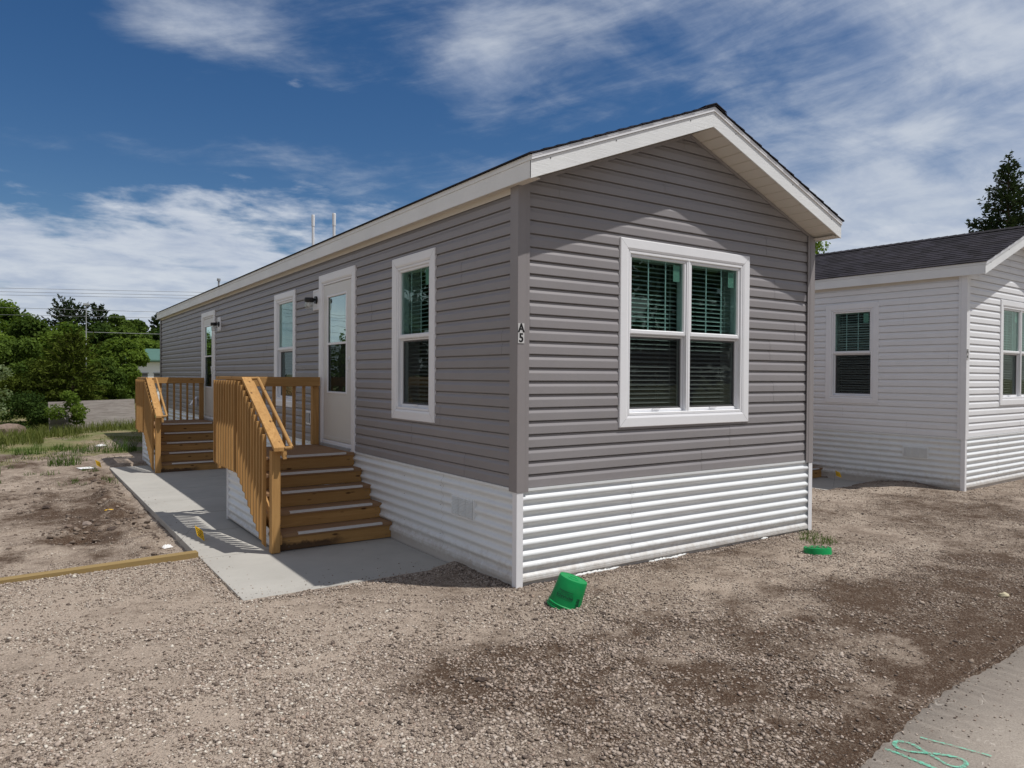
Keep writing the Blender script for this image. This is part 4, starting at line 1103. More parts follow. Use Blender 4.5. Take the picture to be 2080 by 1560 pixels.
    c = MB(); c.prism([(2.40, 0.03), (3.56, 0.70), (3.56, 0.79), (2.40, 0.12)], 0, -1.2565, -1.2380)
    bld(c, "bottom_rail", W_y, 0)
    # round grab rail with returns
    h = MB(); xh = -1.168
    h.path([(xh, 3.57, 1.712), (xh, 2.315, 1.018)], 0.0195, 14)
    h.tube((xh-0.0, 2.315, 1.018), (-1.252, 2.325, 1.016), 0.0175, n=12); h.tube((xh, 3.57, 1.712), (-1.252, 3.57, 1.706), 0.0175, n=12)
    bld(h, "grab_rail", W_y, 0)
    # corrugated panel under the landing
    sk = MB(); mp = lambda s, z, o: (-1.262-o, s, z)
    corrugated(sk, mp, 2.52, 4.50, -0.048, 0.62, sloped=lambda z: max(2.50, 2.52+(z+0.05)*1.50))
    mp2 = lambda s, z, o: (s, 4.49+o, z); corrugated(sk, mp2, -1.25, -0.05, -0.048, 0.60)
    sp_ = bld(sk, "skirt_panel", M_metal, 0)
    tr = MB(); tr.box(-1.292, -1.262, 4.502, 4.530, -0.049, 0.62); bld(tr, "panel_trim", M_white, 0, sp_)
    return E0
M_strip_ = paint("pale_grip_strip", (0.66, 0.64, 0.62), 0.6, 0.06, 0.2, 30)
stoop1 = make_stoop((0, 2.45, -0.05), "timber stairs with railing below the nearest door of the grey home")
stoop2 = copy_tree(stoop1); stoop2.location = (0, 9.87, -0.10)
stoop2["label"] = "timber stairs with railing below the farther door of the grey home"
stoop3 = copy_tree(stoop1); stoop3.location = (8.717-0.0418*2.33+0.0, 0.40+2.33, -0.05); stoop3.rotation_euler = (0, 0, 0.0418)
stoop3["label"] = "bottom corner of timber stairs beside the white home, mostly hidden"

# ------------------------------------------------------------------ bucket, buried bucket, lumber, flags, litter
M_green = paint("green_bucket_plastic", (0.002, 0.27, 0.072), 0.5, 0.10, 0.02, 8, 0.16, 0.3, grime=(0.10,0.26,0.12))
M_print = paint("dark_bucket_print", (0.004, 0.06, 0.03), 0.5, 0.0, 0.0)
bk_o = empty("bucket", (0.035, -0.60, 0.0)); tag(bk_o, "green plastic bucket turned upside down and leaning by the corner", "bucket")
prof = [(0.150, 0.0), (0.158, 0.004), (0.158, 0.020), (0.149, 0.024), (0.149, 0.040), (0.154, 0.043), (0.154, 0.050), (0.145, 0.056), (0.136, 0.17), (0.130, 0.282), (0.127, 0.288), (0.121, 0.288), (0.119, 0.284), (0.05, 0.284), (0.048, 0.288), (0.036, 0.288), (0.034, 0.284), (0.001, 0.284)]
mb = MB(); mb.lathe([(r, z) for r, z in prof], n=44); bb = mb.build("shell", M_green, bk_o, smooth=False)
for p_ in bb.data.polygons: p_.use_smooth = True
mm = bb.modifiers.new("es", 'EDGE_SPLIT'); mm.split_angle = R(35)
def wrap(mb, pts, fs, ang0, z0, flip=True):
    """lay flat shapes on the bucket side, upside down"""
    vs = []
    for a, b, *_ in pts:
        if flip: a, b = -a, -b
        z = z0+b; r = np.interp(z, [0.056, 0.17, 0.282], [0.145, 0.136, 0.130])+0.0012
        t = ang0+a/r
        vs.append((r*math.cos(t), r*math.sin(t), z))
    mb.add(vs, fs)
pr = MB(); A0 = R(-142)
def bar(a0, a1, b0, b1):
    n = 10; P = []; F_ = []
    for i in range(n+1):
        a = a0+(a1-a0)*i/n; P += [(a, b0, 0), (a, b1, 0)]
    F_ = [(2*i, 2*i+2, 2*i+3, 2*i+1) for i in range(n)]; return P, F_
for (a0, a1, b0, b1) in ((-0.075, 0.075, 0.020, 0.023), (-0.075, 0.075, -0.023, -0.020), (-0.075, -0.072, -0.02, 0.02), (0.072, 0.075, -0.02, 0.02),
                         (-0.07, 0.05, -0.034, -0.031), (-0.02, 0.07, -0.042, -0.039), (-0.07, 0.07, -0.050, -0.046)):
    P, F_ = bar(a0, a1, b0, b1); wrap(pr, P, F_, A0, 0.135)
vs, fs = text_mesh("MENARDS", 0.036); wrap(pr, vs, fs, A0, 0.135)
for i in range(9):
    P, F_ = bar(-0.020, 0.020-0.012*(i % 3 == 1), 0.040-i*0.009, 0.0455-i*0.009); wrap(pr, P, F_, R(-86), 0.115)
pr.build("print", M_print, bb)
hb = MB(); hb.path([(0.135, -0.065, 0.085), (0.185, -0.10, 0.10), (0.205, -0.125, 0.06), (0.205, -0.14, 0.02), (0.19, -0.15, -0.02)], 0.003, 6); hb.tube((0.140, -0.07, 0.088), (0.188, -0.103, 0.098), 0.007, n=8); hb.build("handle", M_pvc, bk_o)
bk_o.rotation_euler = (R(10), R(16), R(0)); bk_o.location = (0.015, -0.60, -0.03); bk_o.scale = (0.86, 0.86, 0.86)
b2 = empty("bucket", (3.10, -0.76, -0.20)); tag(b2, "green bucket sunk in the gravel with only its base showing, stones on top", "bucket")
mb = MB(); mb.lathe(prof, n=44); sb = mb.build("shell", M_green, b2)
for p_ in sb.data.polygons: p_.use_smooth = True
mm = sb.modifiers.new("es", 'EDGE_SPLIT'); mm.split_angle = R(35)
b2.rotation_euler = (R(-4), R(5), 0.6); b2.location = (3.15, -0.74, -0.225)
n = 70; a = rng.random(n)*6.28; r = 0.115*np.sqrt(rng.random(n)); s = 0.004+0.006*rng.random(n)
x, y = r*np.cos(a), r*np.sin(a); kk = (x > -0.06)
v_, f_, t1, t2 = stones_at(x[kk], y[kk], np.full(kk.sum(), 0.289), s[kk], ICO)
np_mesh("stones_on_top", v_, f_, M_stone, b2, attrs={"tint": t1, "tint2": t2})

mb = MB(); mb.box(-2.6, 0, -0.05, 0.05, 0, 0.115); o = mb.build("landscape_timber", W_lumber, bevel=0.004)
o.location = (-1.985, 2.70, -0.112); o.rotation_euler = (0, R(-0.5), R(3.0)); tag(o, "long yellow timber beam lying on the gravel against the path", "timber")

M_flag = paint("yellow_marker_flag", (0.80, 0.48, 0.012), 0.5, 0.05, 0.0)
M_wire = paint("flag_wire", (0.10, 0.10, 0.10), 0.5, 0.1, 0.0)
def flag(base, top, w, h, ang, droop, label):
    e = empty("marker_flag", base); tag(e, label, "flag", "yellow utility marker flags")
    b, t = Vector(base), Vector(top)
    m_ = MB(); m_.tube((0, 0, -0.03), t-b, 0.0014, n=6); m_.build("wire", M_wire, e)
    f = MB(); d = Vector((math.cos(ang), math.sin(ang), -droop)); dn = Vector((math.cos(ang)*0.25, math.sin(ang)*0.25, -1)).normalized()
    nu, nv = 10, 8; vs = []
    side = Vector((-math.sin(ang), math.cos(ang), 0))
    for i in range(nu+1):
        for j in range(nv+1):
            u, v = i/nu, j/nv
            p = (t-b)+d*(w*u)+dn*(h*v)+side*(0.22*w*math.sin(3.1*u+1.3*v)*u)
            vs.append(p)
    fs_ = [(i*(nv+1)+j, (i+1)*(nv+1)+j, (i+1)*(nv+1)+j+1, i*(nv+1)+j+1) for i in range(nu) for j in range(nv)]
    f.add(vs, fs_); fl_ = f.build("cloth", M_flag, e, smooth=True)
    pr_ = MB()
    rr = random.Random(hash(label) % 99)
    for line_ in range(4):
        u = 0.14
        while u < 0.86:
            du = 0.05+0.09*rr.random(); v0 = 0.16+line_*0.19; v1 = v0+0.10
            q = []
            for (uu, vv) in ((u, v0), (min(u+du, 0.9), v0), (min(u+du, 0.9), v1), (u, v1)):
                p = (t-b)+d*(w*uu)+dn*(h*vv)+side*(0.22*w*math.sin(3.1*uu+1.3*vv)*uu); q.append(p)
            nrm = (q[1]-q[0]).cross(q[3]-q[0]).normalized()
            for sg in (1, -1): pr_.quad(*[p+nrm*0.0012*sg for p in q])
            u += du+0.05
    pr_.build("lettering", M_ink, fl_)
    return e
flag((-2.02, 3.72, -0.12), (-1.86, 3.50, 0.105), 0.09, 0.12, R(-30), 0.75, "yellow marker flag leaning over the edge of the near path")
flag((-2.20, 11.35, -0.12), (-2.20, 11.35, 0.06), 0.09, 0.11, R(-20), 0.6, "yellow marker flag standing in the dirt beside a sheet of paper")
flag((7.68, 1.93, -0.05), (7.73, 1.93, 0.22), 0.10, 0.09, R(-10), 0.35, "yellow marker flag standing at the path of the white home")
flag((-1.42, 12.6, -0.14), (-1.40, 12.6, -0.03), 0.07, 0.06, R(160), 0.8, "small yellow marker flag fallen into weeds behind the far stairs")

M_paper = paint("white_paper", (0.80, 0.80, 0.80), 0.7, 0.03, 0.1, 10)
def crumple(name, loc, w, d, h, label, cat, rz=0.0, mat=None):
    n = 9; vs = []
    for i in range(n):
        for j in range(n):
            u, v = i/(n-1)-0.5, j/(n-1)-0.5
            vs.append((u*w, v*d, h*(random.random()*0.6+0.4)*(1-abs(2*u)**3)*(1-abs(2*v)**3)+0.004))
    m_ = MB(); m_.add(vs, [(i*n+j, (i+1)*n+j, (i+1)*n+j+1, i*n+j+1) for i in range(n-1) for j in range(n-1)])
    o_ = m_.build(name, mat or M_paper); o_.location = loc; o_.rotation_euler = (0, 0, rz)
    so = o_.modifiers.new("t", 'SOLIDIFY'); so.thickness = 0.002
    return tag(o_, label, cat)
zg = lambda x, y: float(ground_z(x, y))
crumple("sheet_of_paper", (-2.36, 11.45, zg(-2.36, 11.45)+0.005), 0.24, 0.30, 0.012, "flat white sheet of paper lying on the dirt beside a yellow flag", "paper", 0.2)
crumple("scrap_of_paper", (-1.75, 15.6, zg(-1.75, 15.6)+0.01), 0.22, 0.16, 0.05, "small white scrap among the weeds in front of the plywood", "litter", 0.7)
crumple("crumpled_rag", (-2.10, 3.72, zg(-2.10, 3.72)+0.005), 0.11, 0.07, 0.04, "crumpled white rag on gravel just behind the yellow timber", "litter", 0.4)
crumple("yellow_strip", (-2.42, 6.35, zg(-2.42, 6.35)+0.01), 0.11, 0.03, 0.012, "thin yellow plastic strip lying on dark soil by the path", "litter", 0.15, M_flag)
mb = MB(); mb.tube((0, 0, 0), (0.0, 0.0, 0.0001), 0.001)
def rock(name, loc, s, mat, label, cat, group=None, sq=(1.2, 0.9, 0.6), seed=0):
    rr = np.random.default_rng(seed); v, f = ICO
    # one level of subdivision with jitter
    vs = [tuple(p) for p in v]; mid = {}; fs_ = []
    def mdp(a, b):
        k_ = (min(a, b), max(a, b))
        if k_ not in mid:
            p = (np.array(vs[a])+np.array(vs[b]))/2; p /= np.linalg.norm(p); vs.append(tuple(p)); mid[k_] = len(vs)-1
        return mid[k_]
    for a, b, c in f:
        ab, bc, ca = mdp(a, b), mdp(b, c), mdp(c, a); fs_ += [(a, ab, ca), (ab, b, bc), (ca, bc, c), (ab, bc, ca)]
    P = np.array(vs); P *= (1+0.22*(rr.random((len(P), 1))-0.5)*2); P *= np.array(sq)*s
    m_ = MB(); m_.add([tuple(p) for p in P], fs_); o_ = m_.build(name, mat); o_.location = loc; o_.rotation_euler = (0, 0, seed)
    return tag(o_, label, cat, group)
def RK(x, y, s, label, mat=None, cat="rock", name="rock", **k):
    rock(name, (x, y, zg(x, y)+s*0.25), s, mat or M_rock, label, cat, seed=int(abs(x*97+y*31)) % 50, **k)
RK(3.15, -2.38, 0.035, "pale yellowish stone on gravel near the right edge", paint("pale_stone", (0.55, 0.49, 0.34), 0.9, 0.1, 0.4, 20), name="stone", cat="stone")
RK(-1.25, -1.02-0.42, 0.026, "dark charcoal stone lying in the foreground gravel left of centre", M_clod, name="stone", cat="stone")
RK(0.12, -0.95, 0.022, "dark stone just in front of the upright green bucket", M_clod, name="stone", cat="stone")
RK(-3.68, 20.2, 0.34, "large brown boulder in the grass at the far left edge", sq=(1.2, 0.9, 0.8))
RK(-2.75, 5.30, 0.055, "grey dirt clod behind the dark hole in the yard", paint("grey_clod", (0.26, 0.21, 0.18), 0.95, 0.2, 0.5, 30), cat="clod", name="clod")
RK(-2.95, 5.28, 0.045, "small brown clod left of the hole in the yard", M_rock, cat="clod", name="clod")
RK(-3.12, 7.10, 0.045, "dark earth clod alone in the middle of the dirt yard", M_clod, cat="clod", name="clod")
RK(-2.50, 5.05, 0.05, "dark clod right of the hole in the yard", M_clod, cat="clod", name="clod")
RK(-2.98, 4.55, 0.035, "pale stone at the rim of the hole in the yard", M_rock, cat="stone", name="stone")

xc_ = np.concatenate([rng.normal(-2.80, 0.33, 160), rng.normal(-2.26, 0.12, 420), rng.normal(-3.3, 0.8, 500)])
yc_ = np.concatenate([rng.normal(5.05, 0.28, 160), 3.4+7.5*rng.random(420), rng.normal(7.4, 1.8, 500)])
k_ = xc_ < -2.07; xc_, yc_ = xc_[k_], yc_[k_]; k2_ = yc_ > 2.9; xc_, yc_ = xc_[k2_], yc_[k2_]; sc_ = 0.007+0.038*rng.random(len(xc_))**4.5
v_, f_, t1, t2 = stones_at(xc_, yc_, ground_z(xc_, yc_)+sc_*0.2, sc_, ICO)
o = np_mesh("soil_clods", v_, f_, M_clod2, attrs={"tint": t1}); tag(o, "broken brown soil clods strewn along the path edge and the hole", "soil", kind="stuff")

# plywood sheet in the weeds
mb = MB(); mb.box(0, 3.30, -0.009, 0.009, 0, 0.90)
o = mb.build("plywood_sheet", W_ply); o.location = (-2.66, 20.9, -0.02); o.rotation_euler = (R(-4), 0, R(39)); tag(o, "weathered grey plywood sheet standing on edge in the weeds", "plywood")

# ------------------------------------------------------------------ vegetation
def quads(C, U, Vv):
    """diamond leaves from centres and two half-axes"""
    n = len(C); P = np.stack([C-U, C+Vv, C+U, C-Vv], 1).reshape(-1, 3)
    return P, np.arange(4*n).reshape(-1, 4)
def unit(v): return v/np.maximum(np.linalg.norm(v, axis=-1, keepdims=True), 1e-9)
def leafcloud(r, centers, radii, n, size, flat=0.5, shell=0.5):
    w = radii.prod(1) if radii.ndim == 2 else radii**3
    k = r.choice(len(centers), n, p=(w**0.7)/(w**0.7).sum())
    d = unit(r.normal(size=(n, 3))); rad = (shell+(1-shell)*r.random(n))**0.8
    lump = 1+0.25*np.sin(d[:, 0]*7+k)*np.sin(d[:, 1]*6+k*2)*np.sin(d[:, 2]*5)
    C = centers[k]+d*(radii[k] if radii.ndim == 2 else radii[k][:, None])*rad[:, None]*lump[:, None]
    N_ = unit(d*0.7+r.normal(size=(n, 3))*0.7+np.array([0, 0, flat]))
    U = unit(np.cross(N_, r.normal(size=(n, 3)))); Vv = np.cross(N_, U)
    s = size*(0.6+0.8*r.random(n))[:, None]
    tint = np.clip(0.35+0.5*(r.random(len(centers))[k]-0.5)+0.5*(r.random(n)-0.4), 0, 1)
    P, F_ = quads(C, U*s, Vv*s*0.62)
    return P, F_, tint
def decid(loc, H, Wd, mat, label, n=6500, leaf=0.16, seed=1, bare=0.12, name="tree", group="trees along the far woodland edge", ncl=26, trunk_r=None, shell=0.5):
    r = np.random.default_rng(seed)
    e = empty(name, loc); tag(e, label, "tree", group)
    zc0 = H*bare
    cs, rs = [], []
    for i in range(ncl):
        t = r.random(); z = zc0+(H-zc0)*(0.12+0.80*t)
        prof_ = math.sin(math.pi*min(1, 0.22+0.70*t))**0.7
        a = r.random()*6.283; rr = Wd/2*prof_*math.sqrt(r.random())*0.85
        cr = Wd*(0.12+0.10*r.random())*(0.8+0.3*prof_)
        cs.append((rr*math.cos(a), rr*math.sin(a), min(z, H-cr*0.6))); rs.append((cr*1.15, cr*1.15, cr*0.85))
    cs, rs = np.array(cs), np.array(rs)
    if n > 3000: n, leaf = int(n*1.6), leaf*0.80
    P, F_, t = leafcloud(r, cs, rs, n, leaf, shell=shell)
    np_mesh("crown", P, F_, mat, e, attrs={"tint": t})
    m_ = MB(); tr = trunk_r or H*0.018
    m_.tube((0, 0, -0.3), (0.02*H*r.normal(), 0.02*H*r.normal(), H*0.45), tr, tr*0.6, 8); m_.tube((0, 0, H*0.44), (0, 0, H*0.85), tr*0.6, tr*0.15, 7)
    for c in cs[::3]:
        m_.tube((0, 0, max(zc0*0.8, c[2]*0.55)), tuple(c), tr*0.35, tr*0.08, 5)
    m_.build("trunk", M_bark, e)
    return e
def pine(loc, H, Wd, mat, label, seed=1, layers=16, leaf=0.14, base=0.15, name="pine_tree", group="trees along the far woodland edge", sweep=0.25, fan_n=9, dens=26, irregular=0.25, taper=0.75, tipw=0.05):
    r = np.random.default_rng(seed); e = empty(name, loc); tag(e, label, "tree", group)
    C, U, Vv, T = [], [], [], []
    m_ = MB(); tr = H*0.016; m_.tube((0, 0, -0.3), (0, 0, H*0.98), tr, tr*0.12, 8)
    for i in range(layers):
        t = (i+0.5)/layers; z = H*(base+(0.97-base)*t)
        rad = Wd/2*((1-t)**taper)*0.95+tipw*Wd
        m = max(5, int(fan_n*(1-0.4*t)))
        for j in range(m):
            a = 6.283*(j+r.random()*0.8)/m; ln = rad*(1-irregular+2*irregular*r.random()*0.9)
            zz_ = z+r.normal()*H*0.012
            d = np.array([math.cos(a), math.sin(a), sweep*(t-0.45)*1.6+0.08*r.normal()])
            p0, p1 = np.array([0, 0, zz_]), np.array([0, 0, zz_])+d*ln
            m_.tube(tuple(p0), tuple(p1), tr*0.22*(1-t*0.6), tr*0.05, 4, cap=False)
            q = max(4, int(dens*ln/(Wd/2))) 
            s = (0.22+0.80*r.random(q)); sidev = np.array([-d[1], d[0], 0]); sidev /= np.linalg.norm(sidev)
            wob = r.normal(size=(q, 1))*sidev*(ln*0.13*(1.15-s))[:, None]
            cc = p0+(p1-p0)*s[:, None]+wob+np.array([0, 0, 1])*(r.normal(size=q)*0.03*Wd/2)[:, None]
            dd = unit(np.tile(unit(d), (q, 1))+0.6*r.normal(size=(q, 3)))
            nn_ = unit(np.cross(dd, r.normal(size=(q, 3))))
            sz = leaf*(0.7+0.6*r.random(q))[:, None]
            C.append(cc); U.append(dd*sz); Vv.append(nn_*sz*0.42); T.append(np.clip(0.3+0.4*r.random(q)+0.25*(r.random()-0.5), 0, 1))
    P, F_ = quads(np.concatenate(C), np.concatenate(U), np.concatenate(Vv))
    np_mesh("crown", P, F_, mat, e, attrs={"tint": np.concatenate(T)}); m_.build("trunk", M_bark, e)
    return e
G = -0.25
# back row
decid((-4.7, 85, G), 9.2, 6.2, L_light, "tall rounded bright green tree at the left edge of the wood", 9000, 0.22, 21)
decid((-3.3, 93, G), 9.0, 3.2, L_mid, "slim dark tree top poking up left of the tall pines", 4000, 0.20, 22)
pine((1.05, 95, G), 10.5, 7.5, L_pine, "tallest ragged pine rising behind the wood at left", 23, 17, 0.20, dens=75, sweep=1.5, fan_n=11, irregular=0.4)
pine((2.5, 97, G), 10.2, 6.4, L_pine, "ragged pine just right of the tallest pine", 24, 16, 0.20, dens=75, sweep=1.4, fan_n=11, irregular=0.4)
pine((4.3, 92, G), 9.9, 7.0, L_pine, "broad dark pine behind the thin lamp pole", 25, 17, 0.20, dens=80, sweep=1.0, fan_n=12, irregular=0.35)
decid((5.9, 88, G), 9.1, 4.0, L_mid, "round green crown right of the broad dark pine", 6500, 0.22, 26)
decid((8.0, 90, G), 8.5, 3.6, L_mid, "round green crown between the dark pine and the grey home", 6000, 0.22, 27)
pine((10.8, 94, G), 9.4, 4.6, L_pine, "dark pine just above the far end of the grey home", 28, 16, 0.20, dens=75, sweep=1.0, fan_n=11, irregular=0.35)
decid((14.0, 86, G), 8.2, 5.0, L_dark, "dark tree hidden behind the far end of the grey home", 6000, 0.22, 29)
# middle row
mids = [(-6.0, 62, 6.4, 4.6, L_mid), (-2.4, 66, 6.4, 4.8, L_mid), (0.0, 60, 6.0, 4.4, L_light), (1.8, 64, 6.1, 4.4, L_dark), (3.7, 62, 5.8, 4.4, L_mid), (4.9, 60, 5.3, 3.8, L_light),
        (7.8, 70, 6.4, 4.6, L_dark), (10.6, 76, 7.2, 5.4, L_dark), (5.9, 66, 6.0, 4.2, L_mid)]
ml = ["mid-height green tree at the left edge of the middle row", "mid-height tree below the slim dark tree top", "fresh green tree below the tallest pine", "dark green tree below the gap between pines",
      "mid green tree just left of the thin lamp pole", "light green tree right of the thin lamp pole", "dark tree above the green-roofed building", "dark broad tree touching the far end of the grey home", "green tree behind the light one near the lamp pole"]
for i, ((x, y, h, w, m), lb) in enumerate(zip(mids, ml)): decid((x, y, G), h, w, m, lb, 8500, 0.17, 40+i, bare=0.02)
# front bushes
decid((-3.5, 40, G), 3.7, 3.0, L_mid, "wide green bush left of the dark cedar", 8000, 0.10, 60, 0.0, "bush", "bushes in front of the wood")
decid((-4.9, 44, G), 4.3, 3.2, L_light, "tall fresh green bush at the left edge of the photo", 8000, 0.11, 61, 0.0, "bush", "bushes in front of the wood")
pine((-1.85, 25, G), 3.35, 3.2, L_cedar, "dark shaggy cedar behind the plywood sheet", 62, 17, 0.085, 0.02, "cedar", "bushes in front of the wood", sweep=1.3, fan_n=15, dens=60, irregular=0.35)
decid((-2.95, 26.5, G), 2.6, 2.2, L_cedar, "low dark bush left of the cedar", 9000, 0.060, 63, 0.0, "bush", "bushes in front of the wood")
decid((1.02, 37, G), 4.0, 2.3, L_light, "bright green bush between the cedar and the far stairs", 9500, 0.10, 64, 0.0, "bush", "bushes in front of the wood")
decid((1.75, 41, G), 2.4, 1.2, L_mid, "smaller bush in front of the green-roofed building", 6000, 0.10, 65, 0.0, "bush", "bushes in front of the wood")
decid((-0.45, 31, G), 2.7, 2.0, L_mid, "low green bush directly right of the cedar", 7500, 0.075, 66, 0.0, "bush", "bushes in front of the wood")
decid((-4.05, 17.6, -0.18), 2.35, 1.3, L_blossom, "small pale blossoming shrub at the left edge", 1500, 0.038, 67, 0.25, "flowering_shrub", "bushes in front of the wood", 10, 0.012)
decid((-2.15, 20.8, 0.05), 1.15, 1.15, L_light, "green vine drooping over the left end of the plywood", 2600, 0.036, 68, 0.0, "vine", None, 9, 0.01)
decid((-3.1, 22.5, -0.2), 1.3, 1.8, L_dark, "dark low bramble left of the plywood sheet", 5500, 0.040, 69, 0.0, "bramble", None, 14, 0.01)
# beyond the white home
pine((30.4, 8.4, -0.1), 11.25, 8.8, L_pine, "tall dark spruce above the roof of the white home", 70, 38, 0.085, 0.12, "spruce_tree", None, sweep=0.30, fan_n=14, dens=210, irregular=0.34, taper=1.0, tipw=0.018)
decid((28.9, 15.9, -0.1), 8.7, 3.0, L_light, "twig tips with fresh leaves just above the white home's roof", 900, 0.085, 71, 0.6, "small_tree", None, 16, 0.05, shell=0.1)
# trees across the road and at the left that the window panes mirror
for i, (x, y, h, w, m, lb) in enumerate([(9, -24, 10, 7, L_dark, "leafy tree across the road, mirrored in the gable window"), (15, -21, 9, 7, L_dark, "broad tree across the road further right"),
        (3, -28, 10, 8, L_mid, "tall tree across the road behind the camera"), (21, -17, 9, 7, L_dark, "dark tree across the road far to the right"),
        (-14, 30, 9, 5, L_dark, "dark tree left of the yard, mirrored in the side window"), (-24, 60, 6, 9, L_mid, "wide tree left of the wood, mirrored in the side panes"),
        (-14, 66, 4.6, 8, L_mid, "tree at the wood's left continuation"), (-9.5, 64, 5.6, 6, L_mid, "tree just left of the photo's wood edge")]):
    decid((x, y, G), h, w, m, lb, 5000, 0.22, 90+i, bare=0.1, group="trees outside the photo")

# weeds and grass
def blades(cx, cy, n, r, h, w, seed, lean=0.5):
    q = np.random.default_rng(seed); a = q.random(n)*6.283; rr = r*np.sqrt(q.random(n))
    x, y = cx+rr*np.cos(a), cy+rr*np.sin(a); return blades_at(x, y, h, w, q, lean)
def blades_at(x, y, h, w, q, lean=0.5, z=None):
    n = len(x); z = ground_z(x, y) if z is None else z
    b = q.random(n)*6.283; hh = np.asarray(h)*(0.4+0.8*q.random(n)); ln = lean*hh*(0.2+q.random(n))
    dx_, dy_ = np.cos(b), np.sin(b); px, py = -dy_*w/2, dx_*w/2
    base = np.stack([x, y, z-0.01], -1); sd = np.stack([px, py, 0*px], -1)
    mid = base+np.stack([dx_*ln*0.35, dy_*ln*0.35, hh*0.6], -1); tip = base+np.stack([dx_*ln, dy_*ln, hh], -1)
    P = np.stack([base-sd, base+sd, mid+sd*0.8, mid-sd*0.8, tip+sd*0.12, tip-sd*0.12], 1).reshape(-1, 3)
    k = np.arange(n)[:, None]*6
    F_ = np.concatenate([k+np.array([[0, 1, 2, 3]]), k+np.array([[3, 2, 4, 5]])], 0)
    t = q.random(n); return P, F_, np.concatenate([t, t])
q = np.random.default_rng(5)
x = -5.5+7.5*q.random(60000); y = 11.5+24*q.random(60000)**1.1
keep = (q.random(60000) < np.clip(grass_mask(x, y)*0.8+0.02, 0, 1)) & (~((x > -0.1) & (y < 19))) & (np.abs((y-20.9)-(x+2.66)*0.81) > 0.15)
x, y = x[keep], y[keep]
pk = fbm(x*1.0, y*1.0, 0.9, 4); k_ = pk > 0.44+0.08*(y < 18); x, y, pk = x[k_], y[k_], pk[k_]
P, F_, t = blades_at(x, y, (0.05+0.11*sstep(0.45, 0.75, pk))*(0.6+0.4*(y > 19)), 0.012, q, 0.8)
# thicker, longer grass close to the plywood and far left
x2 = -5.2+5.2*q.random(9000); y2 = 17+8*q.random(9000); k2 = (y2-20.7 < (x2+2.66)*0.81) & ((x2 < -2.9) | (y2-20.7 > (x2+2.66)*0.81-1.6)); x2, y2 = x2[k2], y2[k2]
P2, F2, t2 = blades_at(x2, y2, 0.30, 0.016, q, 0.6)
o = np_mesh("grass", np.concatenate([P, P2]), np.concatenate([F_, F2+len(P)]), L_grass, attrs={"tint": np.concatenate([t, t2])})
tag(o, "rough green grass and weeds around the plywood", "grass", kind="stuff")
wl2 = [(-2.68, 12.2, 0.30, 150, 0.24, "spiky grass tuft left of the sheet of paper"), (-3.25, 14.6, 0.32, 120, 0.22, "low green weed clump near the left edge of the dirt"),
       (-2.10, 14.5, 0.38, 160, 0.22, "weed clump in front of the middle of the plywood"), (-1.50, 14.0, 0.36, 200, 0.30, "dense weed clump by the far stairs' skirting"),
       (-3.95, 11.3, 0.25, 90, 0.22, "weed clump cut by the photo's left edge"), (-2.6, 15.2, 0.22, 70, 0.18, "tiny weed between two larger clumps on the dirt"),
       (3.62, -0.42, 0.19, 190, 0.075, "small green weed patch beside the sunk green bucket"), (3.85, -0.18, 0.12, 60, 0.07, "sparse low weeds in gravel right of the grey home's corner"),
       (-2.27, 10.9, 0.10, 50, 0.07, "tiny sprouts below the flag and paper")]
P_, F__, t_ = [], [], []
qq = np.random.default_rng(77); o_ = 0
for i in range(46):
    cx, cyy = -4.3+2.2*qq.random(), 9.0+8.5*qq.random()
    a_, b_, c_2 = blades(cx, cyy, int(10+26*qq.random()), 0.05+0.12*qq.random(), 0.05+0.07*qq.random(), 0.008, 400+i, 1.0)
    P_.append(a_); F__.append(b_+o_); t_.append(c_2); o_ += len(a_)
o = np_mesh("sprouts", np.concatenate(P_), np.concatenate(F__), L_weed, attrs={"tint": np.concatenate(t_)})
tag(o, "thin green sprouts dotted over the dirt in front of the grass", "sprouts", kind="stuff")
for i, (cx, cyy, r, n, h, lb) in enumerate(wl2):
    P, F_, t = blades(cx, cyy, n, r, h, 0.010 if h > 0.12 else 0.006, 200+i, 0.9)
    o = np_mesh("weed_clump", P-np.array([cx, cyy, 0]), F_, L_weed, attrs={"tint": t}); o.location = (cx, cyy, 0)
    tag(o, lb, "weeds", "weed clumps in the dirt")

# ------------------------------------------------------------------ far things: building, pole, wires, guard posts
fb = empty("far_building", (2.7, 48, G)); tag(fb, "white building with a green metal roof beyond the far stairs", "building")
M_groof = paint("green_metal_roof", (0.085, 0.17, 0.135), 0.5, 0.08, 0.0)
zb_ = 0
mb = MB(); mb.box(0, 9, 0, 6, 0, 2.75); mb.build("wall", M_white, fb)
mb = MB(); mb.prism([(-0.4, 2.80), (3.0, 3.62), (6.4, 2.80), (6.4, 2.88), (3.0, 3.72), (-0.4, 2.90)], 0, -0.5, 9.5); mb.build("roof", M_groof, fb)
for x in (0.3, 1.3, 2.4, 4.5, 6.5):
    mb = MB(); mb.box(x, x+0.62, -0.02, 0.02, 1.0, 2.0); w_ = mb.build("window", M_dark, fb)
    f = MB(); f.box(x-0.06, x+0.68, -0.05, -0.021, 0.94, 0.99); f.box(x-0.06, x+0.68, -0.05, -0.021, 2.01, 2.06); f.build("frame", M_galv, w_)
mb = MB(); mb.tube((0, 0, 0), (0, 0, 7.1), 0.040, 0.030, 10); mb.tube((0, 0, 7.05), (0.25, 0, 7.12), 0.035, n=6)
mb.box(-0.18, 0.20, -0.12, 0.12, 7.08, 7.22)
o = mb.build("lamp_pole", M_galv); o.location = (0.80, 58, G); tag(o, "thin pale lamp pole standing before the wood", "pole")
M_cable = paint("power_cable", (0.16, 0.17, 0.19), 0.6, 0.05, 0.0)
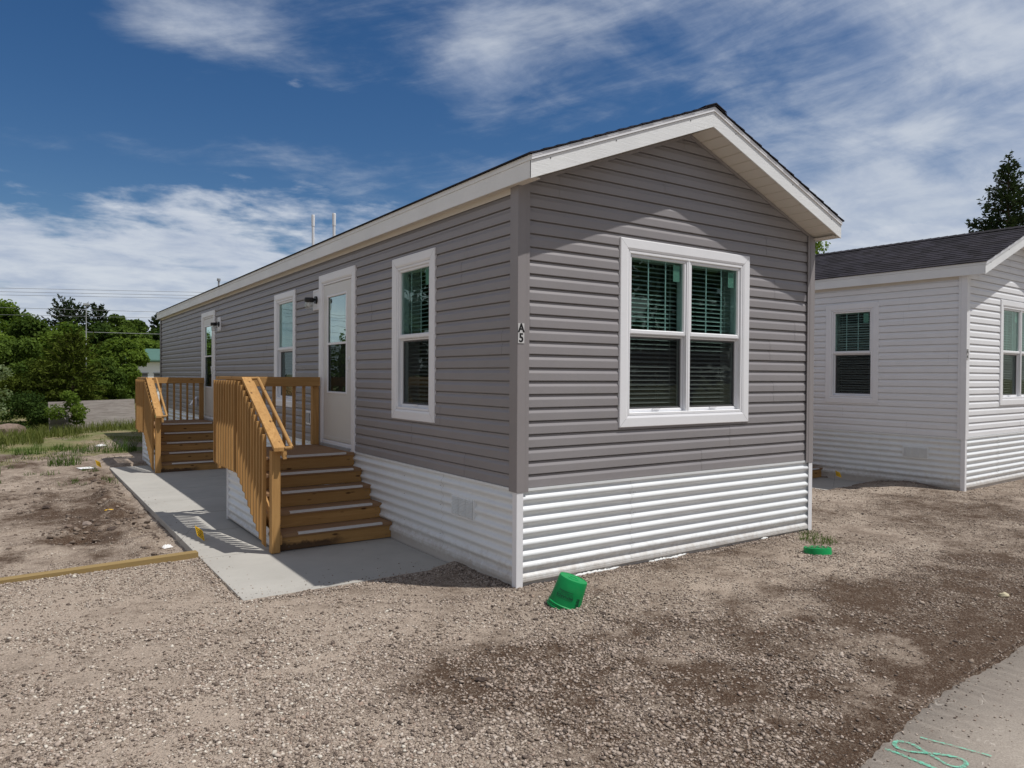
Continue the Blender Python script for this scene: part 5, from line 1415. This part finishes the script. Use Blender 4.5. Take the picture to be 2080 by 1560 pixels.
def cable(p, q, sag, r, label):
    p, q = Vector(p), Vector(q); pts = []
    for i in range(25):
        t = i/24; w = p.lerp(q, t); w.z -= sag*4*t*(1-t); pts.append(w-p)
    m_ = MB(); m_.path(pts, r, 5); o_ = m_.build("power_line", M_cable); o_.location = p; return tag(o_, label, "power line", "power lines crossing the sky")
cable((-4.18-22.7, 36.7, 5.954-1.3), (5.116+22, 43.3, 6.449+1.35), 0.0, 0.010, "uppermost power line across the left sky")
cable((-4.18-22.7, 40, 5.855-1.05), (4.851+22, 40, 6.26+1.0), 0.0, 0.010, "second power line from the top in the left sky")
cable((-4.18-22.7, 43, 5.95-1.05), (4.6+22, 43, 6.35+1.0), 0.0, 0.010, "third power line from the top in the left sky")
cable((-3.87-22, 40, 5.06-0.5), (3.05+22, 40, 5.20+0.5), 0.0, 0.010, "single power line below the group of three")
cable((-3.56-22, 46, 5.1-0.6), (2.8+22, 46, 5.25+0.6), 0.0, 0.010, "lowest power line grazing the tree tops")
mb = MB(); mb.path([(0, 0, 0), (8, 0, 0.05)], 0.014, 6); o = mb.build("service_cable", M_galv); o.location = (0.6, 56.5, 4.75); tag(o, "pale service cable running right from the thin lamp pole", "cable")
sup = empty("utility_pole", (-9.0, 38, G)); tag(sup, "tall dark utility pole left of the yard, mirrored in the door glass", "utility pole")
mb = MB(); mb.tube((0, 0, 0), (0, 0, 11), 0.17, 0.12, 12); mb.build("shaft", M_bark, sup)
mb = MB(); mb.box(-1.2, 1.2, -0.06, 0.06, 9.4, 9.55); mb.box(-0.9, 0.9, -0.06, 0.06, 7.8, 7.92); mb.build("crossarm", M_bark, sup)
mb = MB(); mb.tube((0.3, 0, 6.6), (0.3, 0, 7.4), 0.25, n=12); mb.build("transformer", M_galv, sup)
for i, (x, lb) in enumerate(((-4.35, "white slanted guard pole at the left edge"), (-4.22, "white upright guard pole at the left edge"))):
    mb = MB(); mb.tube((0, 0, 0), (0.05-0.10*i, 0, 1.45), 0.03, n=8); o = mb.build("guard_pole", M_pvc); o.location = (x, 32, -0.1); tag(o, lb, "pole")
# sunlit lane behind the field
mb = MB(); mb.quad((-30, 48.5, -0.115), (30, 48.5, -0.115), (30, 50.3, -0.115), (-30, 50.3, -0.115)); o = mb.build("road", M_conc); tag(o, kind="structure")

for m_ in [m_ for m_ in bpy.data.meshes if m_.users == 0]: bpy.data.meshes.remove(m_)
